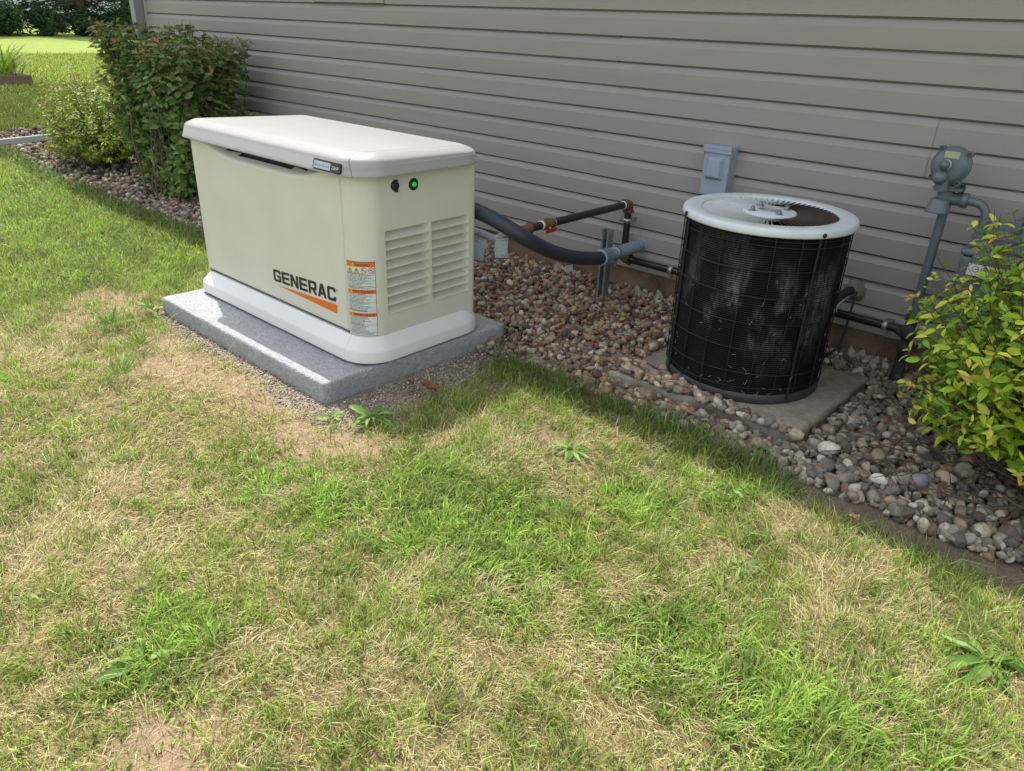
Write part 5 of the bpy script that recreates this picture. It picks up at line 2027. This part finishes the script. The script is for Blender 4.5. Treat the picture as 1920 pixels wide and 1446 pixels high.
# ------------------------------------------------------------------ background beyond the house end
M_timber = pmat("weathered_timber", S(122, 104, 86), 0.9, 0.2, 12.0, 0.4, 60.0, stretch=(1, 1, 6))
rbd = thing("raised_bed", "weathered timber raised bed edge on the far lawn at the left border", "planter", (-16.2, 1.0, 0))
for a, b in (((-15.05, 0.2), (-14.90, 1.28)), ((-17.5, 0.05), (-14.90, 0.2)), ((-17.5, 1.28), (-14.90, 1.43)), ((-17.5, 0.2), (-17.35, 1.28))):
    mb = MB()
    mb.box((a[0], a[1], -0.02), (b[0], b[1], 0.15))
    mb.build("timber", M_timber, rbd, bevel=0.01)
mb = MB()
mb.box((-17.35, 0.2, -0.02), (-15.05, 1.28, 0.10))
mb.build("soil", pmat("bed_soil", S(84, 70, 56), 0.95, 0.3, 20.0, 0.5), rbd)
for i, (x, y, n_, lab) in enumerate(((-15.25, 1.12, 90, "tall arching green grass plant in the raised bed, nearest clump"), (-16.1, 1.0, 80, "green strappy plant behind the nearest clump in the raised bed"))):
    r_ = np.random.default_rng(70 + i)
    a = r_.uniform(0, 6.283, n_)
    e = thing("ornamental_grass", lab, "plant", (x, y, 0.1))
    D = np.stack([np.cos(a) * .5, np.sin(a) * .5, r_.uniform(.5, 1.6, n_)], 1)
    P = np.stack([x + r_.normal(0, .13, n_), y + r_.normal(0, .13, n_), np.full(n_, .1)], 1)
    L = r_.uniform(.35, .72, n_)
    V, q, t, C_ = leaf_arrays(P, D, np.tile([0, 0, 1.0], (n_, 1)), L, L * .06, GRNC[r_.integers(0, len(GRNC), n_)] * 1.1, .1, .5)
    fastmesh("leaves", V, q, t, M_leaf, C_, parent=e, smooth=True)

M_needle = pmat("needle", (1, 1, 1), 0.6, 0.0, spec=0.2, attr="Col", transl=0.12)
M_trunk = pmat("tree_bark", S(84, 72, 62), 0.95, 0.3, 6.0, 0.6, 20.0)


def leaf_cards(P, Nn, s, cols, rg, asp=.6):
    n = len(P)
    a = rg.normal(size=(n, 3))
    U = np.cross(Nn, a)
    U /= np.maximum(np.linalg.norm(U, axis=1, keepdims=True), 1e-6)
    W = np.cross(Nn, U)
    W /= np.maximum(np.linalg.norm(W, axis=1, keepdims=True), 1e-6)
    s = s[:, None]
    V = np.stack([P - U * s, P + W * s * asp * .6 + Nn * s * .1, P + U * s, P - W * s * asp * .6 + Nn * s * .1], 1)
    q = (np.arange(n) * 4)[:, None] + np.array([[0, 1, 2, 3]])
    return V.reshape(-1, 3), q, np.repeat(cols[:, None, :], 4, 1).reshape(-1, 3)


def spruce(x, y, h, r, seed, lab, low=.25):
    rg = np.random.default_rng(seed)
    e = thing("spruce_tree", lab, "tree", (x, y, 0), "spruces at the far end of the lawn")
    mb = MB()
    mb.tube([(x, y, -.1), (x + .05, y, h * .5), (x, y, h)], [.22, .13, .02], 10)
    P, Nn, sz_ = [], [], []
    z = low
    while z < h * .97:
        rad = r * (1 - z / h) ** .8
        nb_ = 7
        for k in range(nb_):
            a = rg.uniform(0, 6.283)
            le = rad * rg.uniform(.75, 1.1)
            drop = rg.uniform(.10, .30)
            mb.tube([(x, y, z + .2), (x + math.cos(a) * le * .5, y + math.sin(a) * le * .5, z + .2 - drop * le * .3), (x + math.cos(a) * le, y + math.sin(a) * le, z + .2 - drop * le)], [.03, .02, .006], 5, caps=False)
            m_ = int(16 + le * 22)
            u_ = rg.uniform(.18, 1.0, m_)
            P.append(np.stack([x + np.cos(a) * le * u_ + rg.normal(0, .14, m_), y + np.sin(a) * le * u_ + rg.normal(0, .14, m_), z + .2 - drop * le * u_ - np.abs(rg.normal(0, .12, m_))], 1))
            Nn.append(rg.normal(0, .6, (m_, 3)) + np.array([0, 0, 1.0]))
            sz_.append(rg.uniform(.10, .20, m_))
        z += .42 + .02 * z
    mb.build("trunk", M_trunk, e, fix=False)
    P, Nn, sz_ = np.concatenate(P), np.concatenate(Nn), np.concatenate(sz_)
    Nn /= np.linalg.norm(Nn, axis=1, keepdims=True)
    pal = np.array([S(56, 76, 52), S(46, 64, 46), S(70, 92, 62), S(62, 84, 72)])
    V, q, C_ = leaf_cards(P, Nn, sz_, pal[rg.integers(0, 4, len(P))] * rg.uniform(.7, 1.3, (len(P), 1)), rg, .4)
    fastmesh("crown", V, q, None, M_needle, C_, parent=e)


def round_tree(x, y, zc, r, h, seed, lab, name="shade_tree", n=5200, sz=.22, trunk=True, pal=None, group=None, cat="tree", squash=1.0, dy=0.0):
    rg = np.random.default_rng(seed)
    e = thing(name, lab, cat, (x, y, 0), group)
    mb = MB()
    if trunk:
        mb.tube([(x, y, -.1), (x + .08, y, zc * .55), (x, y, zc + r * .3)], [.24, .17, .05], 10)
    cl = rg.normal(size=(26, 3))
    cl /= np.linalg.norm(cl, axis=1, keepdims=True)
    cl *= rg.uniform(.35, .85, (26, 1)) * r
    cl[:, 2] *= squash
    cl[:, 1] += dy
    for c_ in cl[:14]:
        mb.tube([(x, y, zc * .5 if trunk else .02), (x + c_[0] * .5, y + c_[1] * .5, (zc * .5 + zc + c_[2]) / 2 if trunk else (zc + c_[2]) * .5), (x + c_[0], y + c_[1], zc + c_[2])], [.07 if trunk else .012, .04 if trunk else .01, .01 if trunk else .004], 5, caps=False)
    mb.build("trunk" if trunk else "stems", M_trunk, e, fix=False)
    k = rg.integers(0, 26, n)
    d = rg.normal(size=(n, 3))
    d /= np.linalg.norm(d, axis=1, keepdims=True)
    P = np.array([x, y, zc]) + cl[k] + d * (r * .36 * rg.uniform(.5, 1.0, (n, 1)))
    Nn = d + rg.normal(0, .5, (n, 3)) + np.array([0, 0, .4])
    Nn /= np.linalg.norm(Nn, axis=1, keepdims=True)
    P[:, 2] = np.maximum(P[:, 2], .04)
    if pal is None:
        pal = np.array([S(72, 98, 52), S(60, 84, 46), S(88, 112, 60)])
    V, q, C_ = leaf_cards(P, Nn, rg.uniform(.6, 1.2, n) * sz, pal[rg.integers(0, len(pal), n)] * rg.uniform(.75, 1.25, (n, 1)), rg)
    fastmesh("crown" if trunk else "foliage", V, q, None, M_needle, C_, parent=e)


SPR = [(-37.5, 5.2, 11, 3.2, "dark spruce at the far lawn edge, leftmost of the row"), (-39.5, 8.2, 12, 3.4, "dark spruce at the far lawn edge, second from the left"), (-38.0, 11.0, 10, 3.0, "dark spruce at the far lawn edge, third from the left"),
       (-40.0, 13.8, 12, 3.4, "dark spruce at the far lawn edge beside the house corner"), (-38.5, 2.2, 12, 3.3, "dark spruce at the far lawn edge just left of the row"), (-43, 17.5, 12, 3.6, "dark spruce farthest back behind the house corner")]
for i, (x, y, h, r, lab) in enumerate(SPR):
    spruce(x, y, h, r, 200 + i, lab, low=.75 if i != 3 else .3)
SHR = [(-35.8, 5.9, .55, .8, "low dark shrub in the shade under the spruces, leftmost"), (-36.6, 7.6, .6, .9, "low dark shrub in the shade under the spruces, second from left"), (-37.0, 9.3, .55, .85, "low dark shrub in the shade under the spruces, middle one"),
       (-37.2, 10.9, .5, .8, "low dark shrub in the shade under the spruces, second from right"), (-37.8, 12.6, .6, .9, "low dark shrub in the shade under the spruces, rightmost")]
for i, (x, y, zc, r, lab) in enumerate(SHR):
    round_tree(x, y, zc, r, 0, 300 + i, lab, "shade_shrub", 2600, .085, False, np.array([S(58, 88, 52), S(48, 76, 46), S(74, 102, 58)]), "shrubs under the spruces", "shrub", .7)
round_tree(-18.1, 5.3, 12.3, 3.6, 16, 411, "tall leafy tree at left whose crown shades the lawn beside the house", n=9000, sz=.26, dy=-2.0)

nh = thing("neighbour_house", "pale neighbouring house glimpsed through the spruces at top left", "house", (-62, 14, 0))
mb = MB()
mb.box((-66, 2, 0), (-58, 30, 3.0))
mb.build("wall", pmat("pale_siding", S(206, 212, 222), 0.6, 0.05, 2.0), nh)
mb = MB()
mb.add([(-66.5, 1.5, 3), (-57.5, 1.5, 3), (-57.5, 30.5, 3), (-66.5, 30.5, 3), (-62, 1.5, 5.2), (-62, 30.5, 5.2)], [(1, 2, 5, 4), (3, 0, 4, 5), (0, 1, 4), (2, 3, 5)])
mb.build("roof", M_roof, nh)
for y in (5, 11, 17, 23):
    mb = MB()
    mb.box((-58.02, y, 1.0), (-57.96, y + 1.4, 2.3))
    mb.build("window", M_glass, nh)
